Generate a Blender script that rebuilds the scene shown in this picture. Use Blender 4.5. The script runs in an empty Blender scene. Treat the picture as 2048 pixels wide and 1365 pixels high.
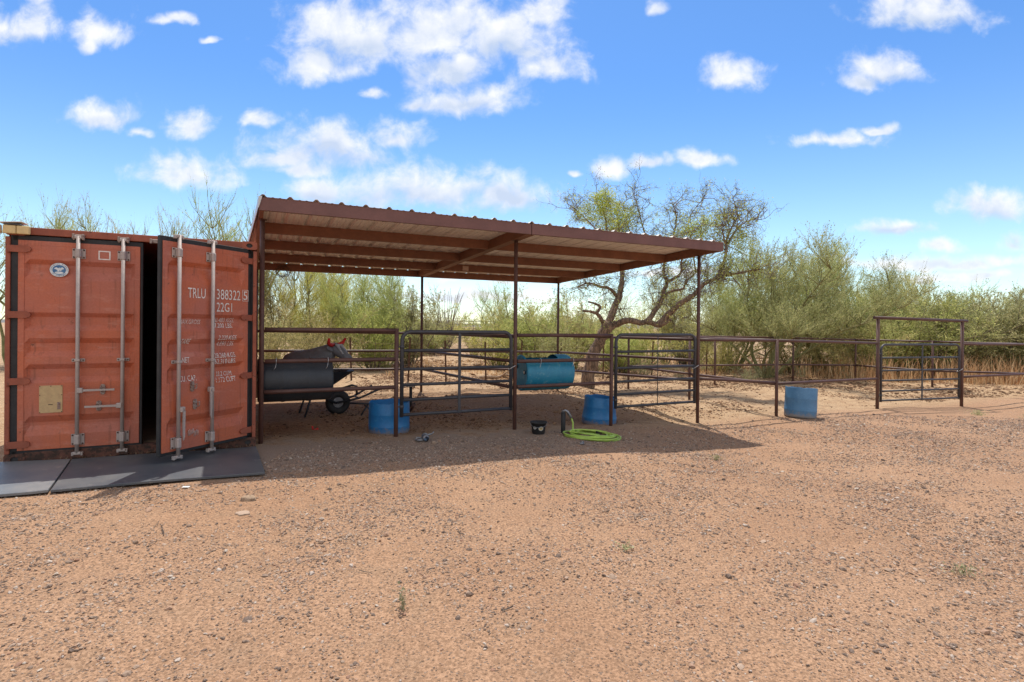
import bpy, math, random
import numpy as np
from mathutils import Vector, Matrix, noise as mnoise
R = math.radians
scene = bpy.context.scene
col = scene.collection
# ------------------------------------------------------------------ camera
H_CAM, F_PX = 1.534, 1096.8
cam_d = bpy.data.cameras.new('camera'); cam = bpy.data.objects.new('camera', cam_d); col.objects.link(cam)
cam_d.sensor_width = 36.0; cam_d.lens = 36.0*F_PX/2048.0
cam_d.shift_y = -24.9/2048.0
cam_d.clip_start = 0.05; cam_d.clip_end = 20000
cam.matrix_world = Matrix.Translation((0, 0, H_CAM)) @ Matrix.Rotation(R(90)-0.0027, 4, 'X') @ Matrix.Rotation(0.0091, 4, 'Z')
scene.camera = cam
scene.view_settings.view_transform = 'Standard'; scene.view_settings.look = 'None'
scene.view_settings.exposure = 0.38; scene.view_settings.gamma = 1
# ------------------------------------------------------------------ sun
to_sun = Vector((-0.03, 0.44, 1.0)).normalized()
sd = bpy.data.lights.new('sun', 'SUN'); sd.energy = 3.9; sd.angle = R(0.5); sd.color = (1.0, 0.94, 0.85)
so = bpy.data.objects.new('sun', sd); col.objects.link(so); so.location = (0, 0, 30)
so.rotation_euler = to_sun.to_track_quat('Z', 'Y').to_euler()
SUN_EL = math.asin(to_sun.z); SUN_AZ = math.atan2(to_sun.x, to_sun.y)
# ------------------------------------------------------------------ node helper
class NT:
    def __init__(s, tree): s.t = tree; s.n = tree.nodes; s.l = tree.links
    def node(s, typ, ins=None, **kw):
        n = s.n.new(typ)
        for k, v in kw.items(): setattr(n, k, v)
        if ins:
            for k, v in ins.items():
                if isinstance(v, bpy.types.NodeSocket): s.l.new(v, n.inputs[k])
                else: n.inputs[k].default_value = v
        return n
    def math(s, op, a, b=None, c=None, clamp=False):
        ins = {0: a}
        if b is not None: ins[1] = b
        if c is not None: ins[2] = c
        return s.node('ShaderNodeMath', ins, operation=op, use_clamp=clamp).outputs[0]
    def vmath(s, op, a, b=None, c=None):
        ins = {0: a}
        if b is not None: ins[1] = b
        if c is not None: ins[2] = c
        n = s.node('ShaderNodeVectorMath', ins, operation=op)
        return n.outputs['Value'] if op in ('LENGTH', 'DOT_PRODUCT') else n.outputs[0]
    def noise(s, vec, scale, detail=4, rough=.55, dist=0, off=None):
        ins = {'Scale': scale, 'Detail': detail, 'Roughness': rough, 'Distortion': dist}
        if off is not None: vec = s.vmath('ADD', vec, off)
        ins['Vector'] = vec
        return s.node('ShaderNodeTexNoise', ins).outputs['Fac']
    def smooth(s, v, a, b, lo=0., hi=1.):
        return s.node('ShaderNodeMapRange', {0: v, 1: a, 2: b, 3: lo, 4: hi}, interpolation_type='SMOOTHSTEP').outputs[0]
    def mix(s, f, a, b, mode='MIX'):
        n = s.n.new('ShaderNodeMix'); n.data_type = 'RGBA'; n.blend_type = mode; n.clamp_factor = True
        for sock, v in ((n.inputs[0], f), (n.inputs[6], a), (n.inputs[7], b)):
            if isinstance(v, bpy.types.NodeSocket): s.l.new(v, sock)
            else: sock.default_value = v if not isinstance(v, tuple) else (v+(1,))[:4]
        return n.outputs[2]
# ------------------------------------------------------------------ world: physical sky with broken cumulus
def px_dir(px, py):
    c, q = math.cos(.0091), math.sin(.0091)
    u2, v2 = px-1024, py-657.6
    return (u2*c+v2*q)/F_PX, -(-u2*q+v2*c)/F_PX-.0027
W = bpy.data.worlds.new('World'); scene.world = W; W.use_nodes = True
w = NT(W.node_tree); w.n.clear()
sky = w.node('ShaderNodeTexSky', sky_type='NISHITA', sun_disc=False, sun_elevation=SUN_EL, sun_rotation=SUN_AZ,
             altitude=500, air_density=1.0, dust_density=0.4, ozone_density=2.5)
tc = w.node('ShaderNodeTexCoord')
sep = w.node('ShaderNodeSeparateXYZ', {0: tc.outputs['Generated']})
yy = w.math('MAXIMUM', w.math('ABSOLUTE', sep.outputs[1]), .04)
P = w.node('ShaderNodeCombineXYZ', {0: w.math('DIVIDE', sep.outputs[0], yy), 1: w.math('DIVIDE', sep.outputs[2], yy), 2: 0.0}).outputs[0]
CL = [(45,45,85,60),(200,60,75,50),(180,90,40,30),(205,228,85,45),(375,240,66,42),(275,267,28,16),(535,228,42,26),(370,340,120,52),(345,45,50,18),
 (640,120,110,60),(700,60,170,90),(860,50,190,110),(1010,70,140,90),(1110,130,90,55),(900,130,120,60),(940,195,130,45),(850,205,50,25),(1090,20,80,45),
 (660,290,175,55),(790,265,80,36),(560,315,95,30),(600,335,80,20),
 (850,370,270,62),(1010,390,120,46),(640,375,90,34),(745,188,34,18),(1225,325,44,30),(1295,325,60,18),(1405,315,66,32),(1465,145,74,58),
 (1670,282,120,22),(1750,262,46,14),(1770,140,104,52),(1720,165,60,30),(1845,20,150,48),(1320,10,26,20),(1145,345,26,10),(1980,412,110,40),(1785,452,80,22),
 (1872,487,46,20),(2035,488,50,28),(1850,520,330,20),(960,590,260,16),(1940,548,190,16),(1000,560,170,9),(1370,545,200,12),(420,82,30,10)]
dmin = None; bot = None
wn = w.node('ShaderNodeTexNoise', {'Vector': P, 'Scale': 9.0, 'Detail': 3.0, 'Roughness': .5}).outputs['Color']
Pw = w.vmath('MULTIPLY_ADD', w.vmath('SUBTRACT', wn, (.5,.5,.5)), (.09,.06,0), P)
for (cx, cy, rx, ry) in CL:
    cy += ry*.18; u, v = px_dir(cx, cy); a, b = F_PX/rx, F_PX/(ry*1.12)
    q = w.vmath('MULTIPLY_ADD', Pw, (a, b, 0), (-u*a, -v*b, 0))
    q = w.vmath('MAXIMUM', q, w.vmath('MULTIPLY', q, (-1, -1.6, 0)))
    d = w.vmath('LENGTH', q)
    dmin = d if dmin is None else w.node('ShaderNodeMath', {0: dmin, 1: d, 2: .25}, operation='SMOOTH_MIN').outputs[0]
n1 = w.noise(P, 17, 9, .60, .25)
n2 = w.noise(P, 17, 9, .60, .25, off=(0.008, .034, 0))
n0 = w.noise(P, 7, 5, .5)
dens = w.math('ADD', w.math('MULTIPLY', w.math('SUBTRACT', 1.0, dmin), 1.35), w.math('MULTIPLY', w.math('SUBTRACT', n1, .5), 2.5))
dens = w.math('ADD', dens, w.math('MULTIPLY', w.math('SUBTRACT', n0, .5), .6))
alpha = w.smooth(dens, -.08, 1.15)
relief = w.math('MULTIPLY_ADD', w.math('SUBTRACT', n1, n2), 1.5, .74)
thick = w.smooth(dens, .55, 1.5)
shade = w.math('MULTIPLY', thick, w.smooth(w.math('ADD', n0, w.math('MULTIPLY', n2, .6)), .70, .95), clamp=True)
gmin = None
for (cx, cy, rx, ry) in [(850,405,270,36),(640,398,90,20),(1000,415,130,30),(670,315,130,24),(880,150,120,34),(700,105,130,30),(1840,48,120,24),(1980,440,100,20),(1770,168,70,18),(45,85,60,24),(1020,110,100,26),(930,215,90,20),(205,250,60,18),(1785,460,70,12)]:
    u, v = px_dir(cx, cy); a, b = F_PX/rx, F_PX/ry
    d = w.vmath('LENGTH', w.vmath('MULTIPLY_ADD', Pw, (a, b, 0), (-u*a, -v*b, 0)))
    gmin = d if gmin is None else w.math('MINIMUM', gmin, d)
grey = w.smooth(w.math('ADD', gmin, w.math('MULTIPLY', w.math('SUBTRACT', n2, .5), 1.2)), 1.25, .35)
lit = w.math('SUBTRACT', w.math('SUBTRACT', relief, w.math('MULTIPLY', shade, .35)), w.math('MULTIPLY', grey, .62), clamp=True)
ccol = w.mix(lit, (3.3, 3.8, 4.7), (5.5, 5.5, 5.55))
tint = w.mix(w.smooth(sep.outputs[2], .03, .42), (.92, .98, .95), (.47, .71, .94))
skyc = w.mix(1.0, sky.outputs[0], tint, 'MULTIPLY')
# unseen bright cumulus overhead and behind the camera, added as fill for the shade
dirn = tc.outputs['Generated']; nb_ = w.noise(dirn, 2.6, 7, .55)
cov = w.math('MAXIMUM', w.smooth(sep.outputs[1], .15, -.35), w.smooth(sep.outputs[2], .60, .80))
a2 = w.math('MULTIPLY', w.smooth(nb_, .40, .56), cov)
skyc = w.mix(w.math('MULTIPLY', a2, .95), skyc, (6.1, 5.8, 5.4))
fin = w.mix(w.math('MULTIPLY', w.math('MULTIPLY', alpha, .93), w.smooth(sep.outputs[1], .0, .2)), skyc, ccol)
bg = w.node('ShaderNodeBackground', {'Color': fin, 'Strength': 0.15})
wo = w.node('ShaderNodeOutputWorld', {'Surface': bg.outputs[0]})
# ------------------------------------------------------------------ materials
def mk(name):
    m = bpy.data.materials.new(name); m.use_nodes = True; t = NT(m.node_tree); t.n.clear()
    return m, t
def fin_mat(m, t, colr, rough=.7, metal=0, bump=None, bstr=.3, bdist=.01, transl=None, spec=.5):
    b = t.node('ShaderNodeBsdfPrincipled', {'Base Color': colr if isinstance(colr, bpy.types.NodeSocket) else colr+(1,), 'Roughness': rough, 'Metallic': metal, 'Specular IOR Level': spec})
    if bump is not None:
        bn = t.node('ShaderNodeBump', {'Height': bump, 'Strength': bstr, 'Distance': bdist}); t.l.new(bn.outputs[0], b.inputs['Normal'])
    out = b.outputs[0]
    if transl:
        tr = t.node('ShaderNodeBsdfTranslucent', {'Color': colr if isinstance(colr, bpy.types.NodeSocket) else colr+(1,)})
        out = t.node('ShaderNodeMixShader', {0: transl, 1: out, 2: tr.outputs[0]}).outputs[0]
    t.node('ShaderNodeOutputMaterial', {'Surface': out}); return m
def worn(name, c1, c2, c3=None, scale=3, rough=.6, metal=0, spots=.62, fine=40, bstr=.25, spec=.5, amt3=.85, splash=None):
    """paint c1 drifting to c2, spots of c3 where it has worn or rusted"""
    m, t = mk(name); P = t.node('ShaderNodeTexCoord').outputs['Object']
    a = t.noise(P, scale, 6, .6); f = t.noise(P, fine, 5, .65)
    c = t.mix(t.smooth(a, .35, .65), c1, c2)
    c = t.mix(t.smooth(f, .3, .75, 0, .35), c, tuple(x*.6 for x in c1))
    if c3:
        s = t.noise(P, scale*3.1, 9, .7, off=(7, 3, 1)); c = t.mix(t.smooth(s, spots, spots+.06, 0, amt3), c, c3)
    if splash:      # dried mud splashed up from the ground, scratches
        z = t.node('ShaderNodeSeparateXYZ', {0: P}).outputs[2]; q = t.noise(P, 14, 6, .7, off=(2, 8, 5))
        c = t.mix(t.smooth(t.math('ADD', z, t.math('MULTIPLY', q, -.30)), -.03, -.13, 0, .75), c, splash)
        sc_ = t.noise(t.vmath('MULTIPLY', P, (40, 40, 3)), 1, 4, .7); c = t.mix(t.smooth(sc_, .62, .72, 0, .45), c, c3 or c2)
    return fin_mat(m, t, c, rough, metal, f, bstr, .004, spec=spec)
M = {}
def container_paint():
    m, t = mk('container_paint'); P = t.node('ShaderNodeTexCoord').outputs['Object']
    a = t.noise(P, 1.3, 5, .6, .4); f = t.noise(P, 55, 5, .65); br = t.noise(P, 2.6, 3, .5)
    c = t.mix(t.smooth(a, .38, .62), (.52,.132,.058), (.44,.135,.088))
    c = t.mix(t.smooth(f, .3, .75, 0, .4), c, (.27,.07,.035))
    run = t.noise(t.vmath('MULTIPLY', P, (22, 22, 1.1)), 1.0, 5, .6)        # rust runs
    c = t.mix(t.smooth(run, .55, .72, 0, .6), c, (.20,.06,.03))
    pale = t.noise(t.vmath('MULTIPLY', P, (3, 3, 9)), 1.0, 6, .7, off=(4, 0, 2)); c = t.mix(t.smooth(pale, .52, .70, 0, .6), c, (.52,.22,.16))
    sp = t.noise(P, 11, 9, .75, off=(7, 3, 1)); c = t.mix(t.smooth(sp, .635, .68, 0, .85), c, (.11,.04,.022))
    return fin_mat(m, t, c, .52, 0, t.math('ADD', t.math('MULTIPLY', f, .12), t.math('MULTIPLY', br, 1.6)), .55, .014, spec=.5)
M['cont'] = container_paint()
M['cont_frame'] = worn('container_frame_paint', (.35,.10,.055), (.26,.07,.04), (.09,.035,.025), 5, .7, spots=.60, fine=50)
M['cont_sill'] = worn('container_sill_rust', (.15,.06,.04), (.06,.03,.022), (.03,.02,.015), 8, .85, spots=.5)
M['inside'] = worn('container_inside_paint', (.07,.07,.075), (.05,.05,.055), None, 2, .8)
M['ply'] = worn('plywood_floor', (.10,.065,.04), (.06,.04,.025), None, 3, .9)
M['rubber'] = worn('door_rubber', (.016,.016,.018), (.03,.03,.032), (.10,.09,.08), 6, .7, spots=.66)
M['galv'] = worn('rod_zinc', (.46,.39,.36), (.40,.35,.33), (.20,.10,.06), 7, .55, .15, spots=.68)
M['galvrust'] = worn('rusted_zinc', (.36,.30,.27), (.26,.17,.13), (.15,.06,.04), 14, .7, .1, spots=.52)
M['white_letter'] = worn('stencil_white', (.80,.76,.73), (.70,.64,.60), (.36,.14,.10), 20, .7, spots=.60, amt3=.6)
M['faded_letter'] = worn('faded_stencil_white', (.74,.64,.60), (.62,.46,.41), (.42,.13,.09), 30, .7, spots=.58, amt3=.9)
M['plate'] = worn('tan_plate', (.56,.40,.20), (.48,.33,.17), (.16,.08,.04), 14, .6, spots=.66)
M['decal_blue'] = worn('decal_blue', (.03,.12,.30), (.08,.24,.42), (.6,.7,.78), 22, .5, spots=.60)
M['decal_white'] = worn('decal_white', (.72,.75,.78), (.6,.66,.7), None, 22, .5)
M['decal_dark'] = worn('decal_dark', (.04,.07,.16), (.05,.09,.2), None, 22, .5)
M['steel'] = worn('shelter_steel_paint', (.185,.085,.075), (.15,.068,.060), (.23,.10,.06), 3, .62, spots=.66, fine=30)
M['steel2'] = worn('shelter_beam_paint', (.235,.098,.052), (.18,.075,.042), (.30,.14,.065), 4, .65, spots=.64, fine=30)
M['pipe'] = worn('pipe_brown_paint', (.105,.048,.038), (.075,.036,.03), (.17,.075,.045), 6, .55, .0, spots=.62)
M['pipe_post'] = worn('post_brown_paint', (.115,.052,.040), (.085,.040,.032), (.20,.10,.065), 7, .6, spots=.60)
M['gate'] = worn('gate_grey_paint', (.060,.062,.075), (.045,.045,.052), (.13,.06,.045), 8, .5, .1, spots=.64)
M['tin'] = worn('galvanised_roof_sheet', (.88,.84,.79), (.80,.76,.70), None, 1.4, .5, .0, fine=18, bstr=.08)
M['trim'] = worn('roof_trim', (.62,.60,.60), (.5,.5,.5), None, 3, .4, .3)
M['blue'] = worn('blue_plastic', (.015,.16,.42), (.02,.20,.48), (.07,.27,.46), 5, .42, spots=.60, amt3=.5, spec=.5, splash=(.26,.20,.15))
M['blue_drum'] = worn('sunbleached_blue_plastic', (.012,.19,.33), (.02,.23,.37), (.10,.29,.38), 5, .42, spots=.56, amt3=.6)
M['blue_faded'] = worn('faded_blue_plastic', (.06,.185,.35), (.085,.22,.39), (.14,.27,.40), 4, .5, spots=.6, amt3=.5, splash=(.30,.24,.18))
M['black'] = worn('black_plastic', (.018,.024,.034), (.03,.036,.046), (.09,.08,.07), 3, .5, spots=.60, amt3=.4)
M['black2'] = worn('black_rubber', (.018,.018,.02), (.03,.03,.032), (.09,.075,.06), 9, .75, spots=.62, amt3=.6)
M['greymetal'] = worn('grey_metal', (.30,.31,.33), (.2,.2,.22), (.1,.08,.07), 20, .4, .7, spots=.6)
M['hose'] = worn('lime_hose', (.42,.60,.10), (.35,.50,.09), (.30,.38,.12), 12, .45, spots=.62, amt3=.6)
M['whitehose'] = worn('pale_hose', (.6,.6,.58), (.5,.5,.48), None, 10, .5)
M['red'] = worn('red_horn_wrap', (.62,.025,.02), (.5,.02,.02), None, 10, .6)
M['steer'] = worn('grey_steer_plastic', (.20,.22,.25), (.15,.16,.18), (.3,.3,.3), 8, .6)
M['steerface'] = worn('pale_steer_face', (.45,.46,.48), (.36,.37,.4), (.2,.2,.2), 16, .7)
M['cream'] = worn('lamp_lens', (.70,.52,.24), (.62,.46,.22), (.3,.2,.1), 16, .4, spots=.68)
M['panel'] = worn('solar_panel_glass', (.05,.05,.06), (.08,.08,.09), None, 10, .25)
M['whiteplastic'] = worn('white_plastic', (.72,.70,.66), (.62,.6,.56), None, 10, .5)
M['paper'] = worn('paper', (.8,.78,.75), (.7,.68,.65), None, 10, .8)
M['mat_dark'] = worn('dusty_black_mat', (.075,.085,.10), (.12,.125,.13), (.28,.25,.215), 2.5, .42, spots=.60, amt3=.5, fine=90, bstr=.5)
M['mat_grey'] = worn('dusty_grey_mat', (.15,.165,.18), (.22,.22,.22), (.40,.34,.28), 2.0, .42, spots=.60, amt3=.5, fine=90, bstr=.5)
M['wire'] = worn('rusty_wire', (.22,.13,.08), (.12,.07,.05), None, 20, .7, .4)
M['wirebright'] = worn('tie_wire', (.6,.6,.62), (.5,.5,.5), None, 20, .4, .6)
M['tpost'] = worn('t_post_rust', (.11,.055,.035), (.16,.085,.05), None, 6, .8)
M['tposttip'] = worn('t_post_tip', (.5,.5,.48), (.4,.4,.4), None, 6, .7)
M['note'] = worn('pale_tag', (.55,.40,.32), (.5,.35,.27), None, 20, .7)
M['hill'] = worn('hill_rock', (.16,.15,.14), (.2,.18,.16), None, .004, .95)
def bark(name, c1, c2, sc=(6, 6, 1.2), bs=.8):
    m, t = mk(name); P = t.node('ShaderNodeTexCoord').outputs['Object']
    Q = t.vmath('MULTIPLY', P, sc); a = t.noise(Q, 4, 8, .65, .6)
    return fin_mat(m, t, t.mix(t.smooth(a, .35, .65), c1, c2), .9, 0, a, bs, .03)
M['bark_mesq'] = bark('mesquite_bark', (.075,.052,.040), (.33,.22,.145))
M['bark_pv'] = bark('palo_verde_bark', (.14,.145,.055), (.30,.27,.12))
M['twig_dark'] = bark('dark_twigs', (.10,.075,.06), (.22,.17,.13))
M['deadwood'] = bark('dead_wood', (.30,.20,.13), (.42,.30,.2))
def leafmat(name, cols, transl=.55, tint_scale=.6):
    m, t = mk(name); g = t.node('ShaderNodeNewGeometry').outputs['Random Per Island']
    P = t.node('ShaderNodeTexCoord').outputs['Object']
    oi = t.node('ShaderNodeObjectInfo').outputs['Random']
    ramp = t.node('ShaderNodeValToRGB', {0: g}); el = ramp.color_ramp.elements
    el[0].color = cols[0]+(1,); el[1].color = cols[-1]+(1,)
    for i, c in enumerate(cols[1:-1]): e = el.new((i+1)/(len(cols)-1)); e.color = c+(1,)
    big = t.noise(P, tint_scale*2, 3, .5)
    c = t.mix(t.smooth(big, .35, .65, 0, .6), ramp.outputs[0], tuple(x*.72 for x in cols[len(cols)//2]))
    hs = t.node('ShaderNodeHueSaturation', {'Hue': t.math('MULTIPLY_ADD', oi, .035, .482), 'Saturation': t.math('MULTIPLY_ADD', oi, .25, .85), 'Value': t.math('MULTIPLY_ADD', oi, .35, 1.0), 'Color': c})
    return fin_mat(m, t, hs.outputs[0], .65, 0, transl=transl, spec=.2)
M['leaf_pv'] = leafmat('palo_verde_twigs', [(.22,.22,.07),(.38,.35,.12),(.48,.42,.16),(.58,.50,.23)])
M['leaf_pvg'] = leafmat('greener_palo_verde_twigs', [(.18,.23,.07),(.32,.36,.12),(.42,.43,.16),(.50,.48,.22)])
M['leaf_green'] = leafmat('creosote_leaves', [(.20,.23,.08),(.32,.35,.12),(.43,.43,.16),(.54,.49,.22)])
M['leaf_mesq'] = leafmat('mesquite_leaves', [(.26,.34,.05),(.40,.47,.09),(.52,.55,.13),(.60,.55,.18)], .45)
M['leaf_dry'] = leafmat('dry_grass_blades', [(.36,.18,.07),(.55,.31,.12),(.68,.46,.22),(.78,.62,.36)], .35)
M['leaf_weed'] = leafmat('weed_leaves', [(.20,.22,.10),(.32,.33,.17),(.45,.40,.24)], .3)
M['straw'] = leafmat('straw_bits', [(.20,.13,.08),(.35,.24,.14),(.5,.38,.24)], .1)
# ------------------------------------------------------------------ mesh builder and tagging
class MB:
    def __init__(s): s.v = []; s.f = []; s.m = []; s.sm = []
    def add(s, vs, fs, mi=0, smooth=False):
        o = len(s.v); s.v += [tuple(v) for v in vs]; s.f += [tuple(i+o for i in f) for f in fs]; s.m += [mi]*len(fs); s.sm += [smooth]*len(fs); return s
    def box(s, x0, x1, y0, y1, z0, z1, mi=0, mat=None):
        vs = [Vector((x, y, z)) for z in (z0, z1) for y in (y0, y1) for x in (x0, x1)]
        if mat: vs = [mat @ v for v in vs]
        return s.add(vs, [(0,2,3,1),(4,5,7,6),(0,1,5,4),(2,6,7,3),(0,4,6,2),(1,3,7,5)], mi)
    def bevbox(s, x0, x1, y0, y1, z0, z1, b=.005, mi=0, mat=None):
        """box with chamfered edges"""
        vs = []; idx = {}
        for X in (0, 1):
            for Y in (0, 1):
                for Z in (0, 1):
                    for ax in range(3):
                        p = [(x0, x1)[X], (y0, y1)[Y], (z0, z1)[Z]]
                        for k, q in enumerate((X, Y, Z)):
                            if k != ax: p[k] += b if q == 0 else -b
                        idx[X, Y, Z, ax] = len(vs); vs.append(Vector(p))
        if mat: vs = [mat @ v for v in vs]
        fs = []
        for ax in range(3):
            a, c = [k for k in range(3) if k != ax]
            for side in (0, 1):
                def g(pa, pc):
                    q = [0, 0, 0]; q[ax] = side; q[a] = pa; q[c] = pc
                    return q
                # face normal to axis ax uses verts inset in the other two axes => label 'ax'
                fs.append([idx[tuple(g(pa, pc))+(ax,)] for pa, pc in ((0,0),(1,0),(1,1),(0,1))])
            for sa in (0, 1):
                for sc in (0, 1):
                    q0 = [0,0,0]; q1 = [0,0,0]; q0[ax] = 0; q1[ax] = 1
                    q0[a] = q1[a] = sa; q0[c] = q1[c] = sc
                    fs.append([idx[tuple(q0)+(a,)], idx[tuple(q1)+(a,)], idx[tuple(q1)+(c,)], idx[tuple(q0)+(c,)]])
        for X in (0,1):
            for Y in (0,1):
                for Z in (0,1): fs.append([idx[X,Y,Z,k] for k in range(3)])
        return s.add(vs, fs, mi)
    def tube(s, pts, rad, n=10, cap=True, mi=0, smooth=True, squash=None):
        pts = [Vector(p) for p in pts]
        if not hasattr(rad, '__len__'): rad = [rad]*len(pts)
        vs = []; ref = None
        for i, p in enumerate(pts):
            d = (pts[min(i+1, len(pts)-1)]-pts[max(i-1, 0)])
            d = d.normalized() if d.length > 1e-9 else Vector((0,0,1))
            if ref is None:
                ref = d.cross(Vector((0, 0, 1)) if abs(d.z) < .9 else Vector((1, 0, 0))).normalized()
            else:
                ref = (ref-d*ref.dot(d)); ref = ref.normalized() if ref.length > 1e-6 else d.orthogonal().normalized()
            b = d.cross(ref)
            for k in range(n):
                a = 2*math.pi*k/n; vs.append(p+(ref*math.cos(a)+b*math.sin(a))*rad[i])
        fs = []
        for i in range(len(pts)-1):
            for k in range(n):
                k2 = (k+1) % n; fs.append((i*n+k, i*n+k2, (i+1)*n+k2, (i+1)*n+k))
        s.add(vs, fs, mi, smooth)
        if cap:
            o = len(s.v)-len(vs); s.f += [tuple(o+k for k in range(n))[::-1], tuple(o+(len(pts)-1)*n+k for k in range(n))]; s.m += [mi]*2; s.sm += [False]*2
        return s
    def lathe(s, prof, n=32, mi=0, mat=None, smooth=True, closed=False):
        vs = []
        for r, z in prof:
            for k in range(n):
                a = 2*math.pi*k/n; v = Vector((r*math.cos(a), r*math.sin(a), z)); vs.append(mat @ v if mat else v)
        fs = [(i*n+k, i*n+(k+1) % n, (i+1)*n+(k+1) % n, (i+1)*n+k) for i in range(len(prof)-1) for k in range(n)]
        return s.add(vs, fs, mi, smooth)
    def prism(s, poly, y0, y1, mi=0, mat=None):
        """polygon in x,z extruded along y"""
        n = len(poly); vs = [Vector((x, y0, z)) for x, z in poly]+[Vector((x, y1, z)) for x, z in poly]
        if mat: vs = [mat @ v for v in vs]
        return s.add(vs, [tuple(range(n)), tuple(range(n, 2*n))[::-1]]+[(i, (i+1) % n+0, (i+1) % n+n, i+n) for i in range(n)], mi)
    def build(s, name, mats, parent=None, loc=None):
        me = bpy.data.meshes.new(name); me.from_pydata([tuple(v) for v in s.v], [], s.f)
        if not isinstance(mats, (list, tuple)): mats = [mats]
        for m in mats: me.materials.append(m)
        me.polygons.foreach_set('material_index', s.m); me.polygons.foreach_set('use_smooth', s.sm); me.update()
        o = bpy.data.objects.new(name, me); col.objects.link(o)
        if parent: o.parent = parent
        if loc: o.location = loc
        return o
def np_mesh(name, verts, faces, mats, parent=None, smooth=False, mi=None):
    """faces: (n,k) integer array"""
    me = bpy.data.meshes.new(name); nv, (nf, k) = len(verts), faces.shape
    me.vertices.add(nv); me.vertices.foreach_set('co', np.ascontiguousarray(verts, dtype=np.float32).ravel())
    me.loops.add(nf*k); me.loops.foreach_set('vertex_index', faces.astype(np.int32).ravel())
    me.polygons.add(nf); me.polygons.foreach_set('loop_start', np.arange(0, nf*k, k, dtype=np.int32))
    me.polygons.foreach_set('use_smooth', np.full(nf, smooth))
    for m in (mats if isinstance(mats, (list, tuple)) else [mats]): me.materials.append(m)
    if mi is not None: me.polygons.foreach_set('material_index', mi.astype(np.int32))
    me.update(calc_edges=True)
    o = bpy.data.objects.new(name, me); col.objects.link(o)
    if parent: o.parent = parent
    return o
def tag(o, label=None, cat=None, group=None, kind=None):
    if label: o['label'] = label
    if cat: o['category'] = cat
    if group: o['group'] = group
    if kind: o['kind'] = kind
    return o
def thing(name, label, cat, loc=(0,0,0), rotz=0, group=None):
    o = bpy.data.objects.new(name, None); col.objects.link(o); o.empty_display_size = .2
    o.location = loc; o.rotation_euler = (0, 0, rotz); return tag(o, label, cat, group)
def copy_tree(o, parent=None):
    c = o.copy(); col.objects.link(c); c.parent = parent
    for ch in list(o.children): copy_tree(ch, c)
    return c
# ------------------------------------------------------------------ terrain height
def vnoise(x, y, seed=0):
    x = np.asarray(x, float); y = np.asarray(y, float); xi = np.floor(x).astype(np.int64); yi = np.floor(y).astype(np.int64); xf = x-xi; yf = y-yi
    def h(a, b):
        n = (a*374761393+b*668265263+seed*1442695041) & 0xffffffff; n = ((n ^ (n >> 13))*1274126177) & 0xffffffff
        return ((n ^ (n >> 16)) & 0xffff)/65535.0
    u = xf*xf*(3-2*xf); v = yf*yf*(3-2*yf)
    return (h(xi, yi)*(1-u)+h(xi+1, yi)*u)*(1-v)+(h(xi, yi+1)*(1-u)+h(xi+1, yi+1)*u)*v-.5
CP = np.array([(-9,4,0),(-9,12,0),(-5.42,5.86,0),(-3.2,6.95,0),(-4,4.5,0),(-3.25,7.11,-.01),(-1.66,7.85,-.06),(.06,8.7,-.11),(1.73,9.5,-.17),(3.52,10.4,-.25),(5.3,10.9,-.19),(8.4,12.57,-.25),(10.97,13.36,-.30),
  (13.6,14.4,-.28),(3.4,16.1,-.25),(3.0,12.0,-.16),(-2.2,13.5,-.06),(9.7,18.9,-.25),(13.2,17.2,-.25),(0,2.5,-.05),(4,3,-.16),(3.8,8.4,-.25),(0,5.5,-.08),(-3.5,2.5,0),(8,7,-.25),(-8,25,0),(0,25,-.15),(12,30,-.25),(-6,16,-.02)], float)
def gh(x, y):
    x = np.asarray(x, float); y = np.asarray(y, float); sc = x.shape; x = x.ravel(); y = y.ravel()
    d2 = (x[:, None]-CP[None, :, 0])**2+(y[:, None]-CP[None, :, 1])**2+.05
    wt = d2**-1.6; z = (wt*CP[None, :, 2]).sum(1)/wt.sum(1)
    near = np.clip(1-np.hypot(x-2, y-8)/60, 0, 1)
    # trampled soil of the pens (behind the front rail line) is rougher
    pen = 1/(1+np.exp(-(y-(8.9+.44*x))*4))*np.clip((x+4.2)*3, 0, 1)
    cont = ((y-(5.86+.48*(x+5.42)) > -1.3) & (x < -2.7))
    amp = .012+.045*pen
    z = z+(vnoise(x*1.1, y*1.1, 1)*1.6+vnoise(x*2.9, y*2.9, 2)*.8)*amp*near*np.where(cont, .15, 1)
    z = z+(vnoise(x*7, y*7, 3)*.010+vnoise(x*15, y*15, 5)*.012*pen)*near*np.where(cont, .2, 1)
    for off, ph in ((0, 0), (1.55, .4), (3.4, 1.1), (4.9, 1.5)):
        rc = 3.2+off*.75+.30*x+.012*x*x*(x > 0)+.18*np.sin(x*.7+ph); dd = (y-rc)/.13
        z = z-.014*np.exp(-dd*dd)*near*(~cont)*(1-pen)+.007*np.exp(-(np.abs(dd)-1.6)**2*2)*near*(~cont)*(1-pen)
    z = z+vnoise(x*.11, y*.11, 4)*.25*np.clip((np.hypot(x, y)-24)/40, 0, 1)
    return z.reshape(sc)
def g1(x, y): return float(gh(np.array([x]), np.array([y]))[0])
def axis(lo, hi, step, far, k=1.25):
    a = list(np.arange(lo, hi, step)); s = step
    p = hi
    while p < far: a.append(p); s *= k; p += s
    s = step; p = lo-step; pre = []
    while p > -far: pre.append(p); s *= k; p -= s
    return np.array(pre[::-1]+a)
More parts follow.
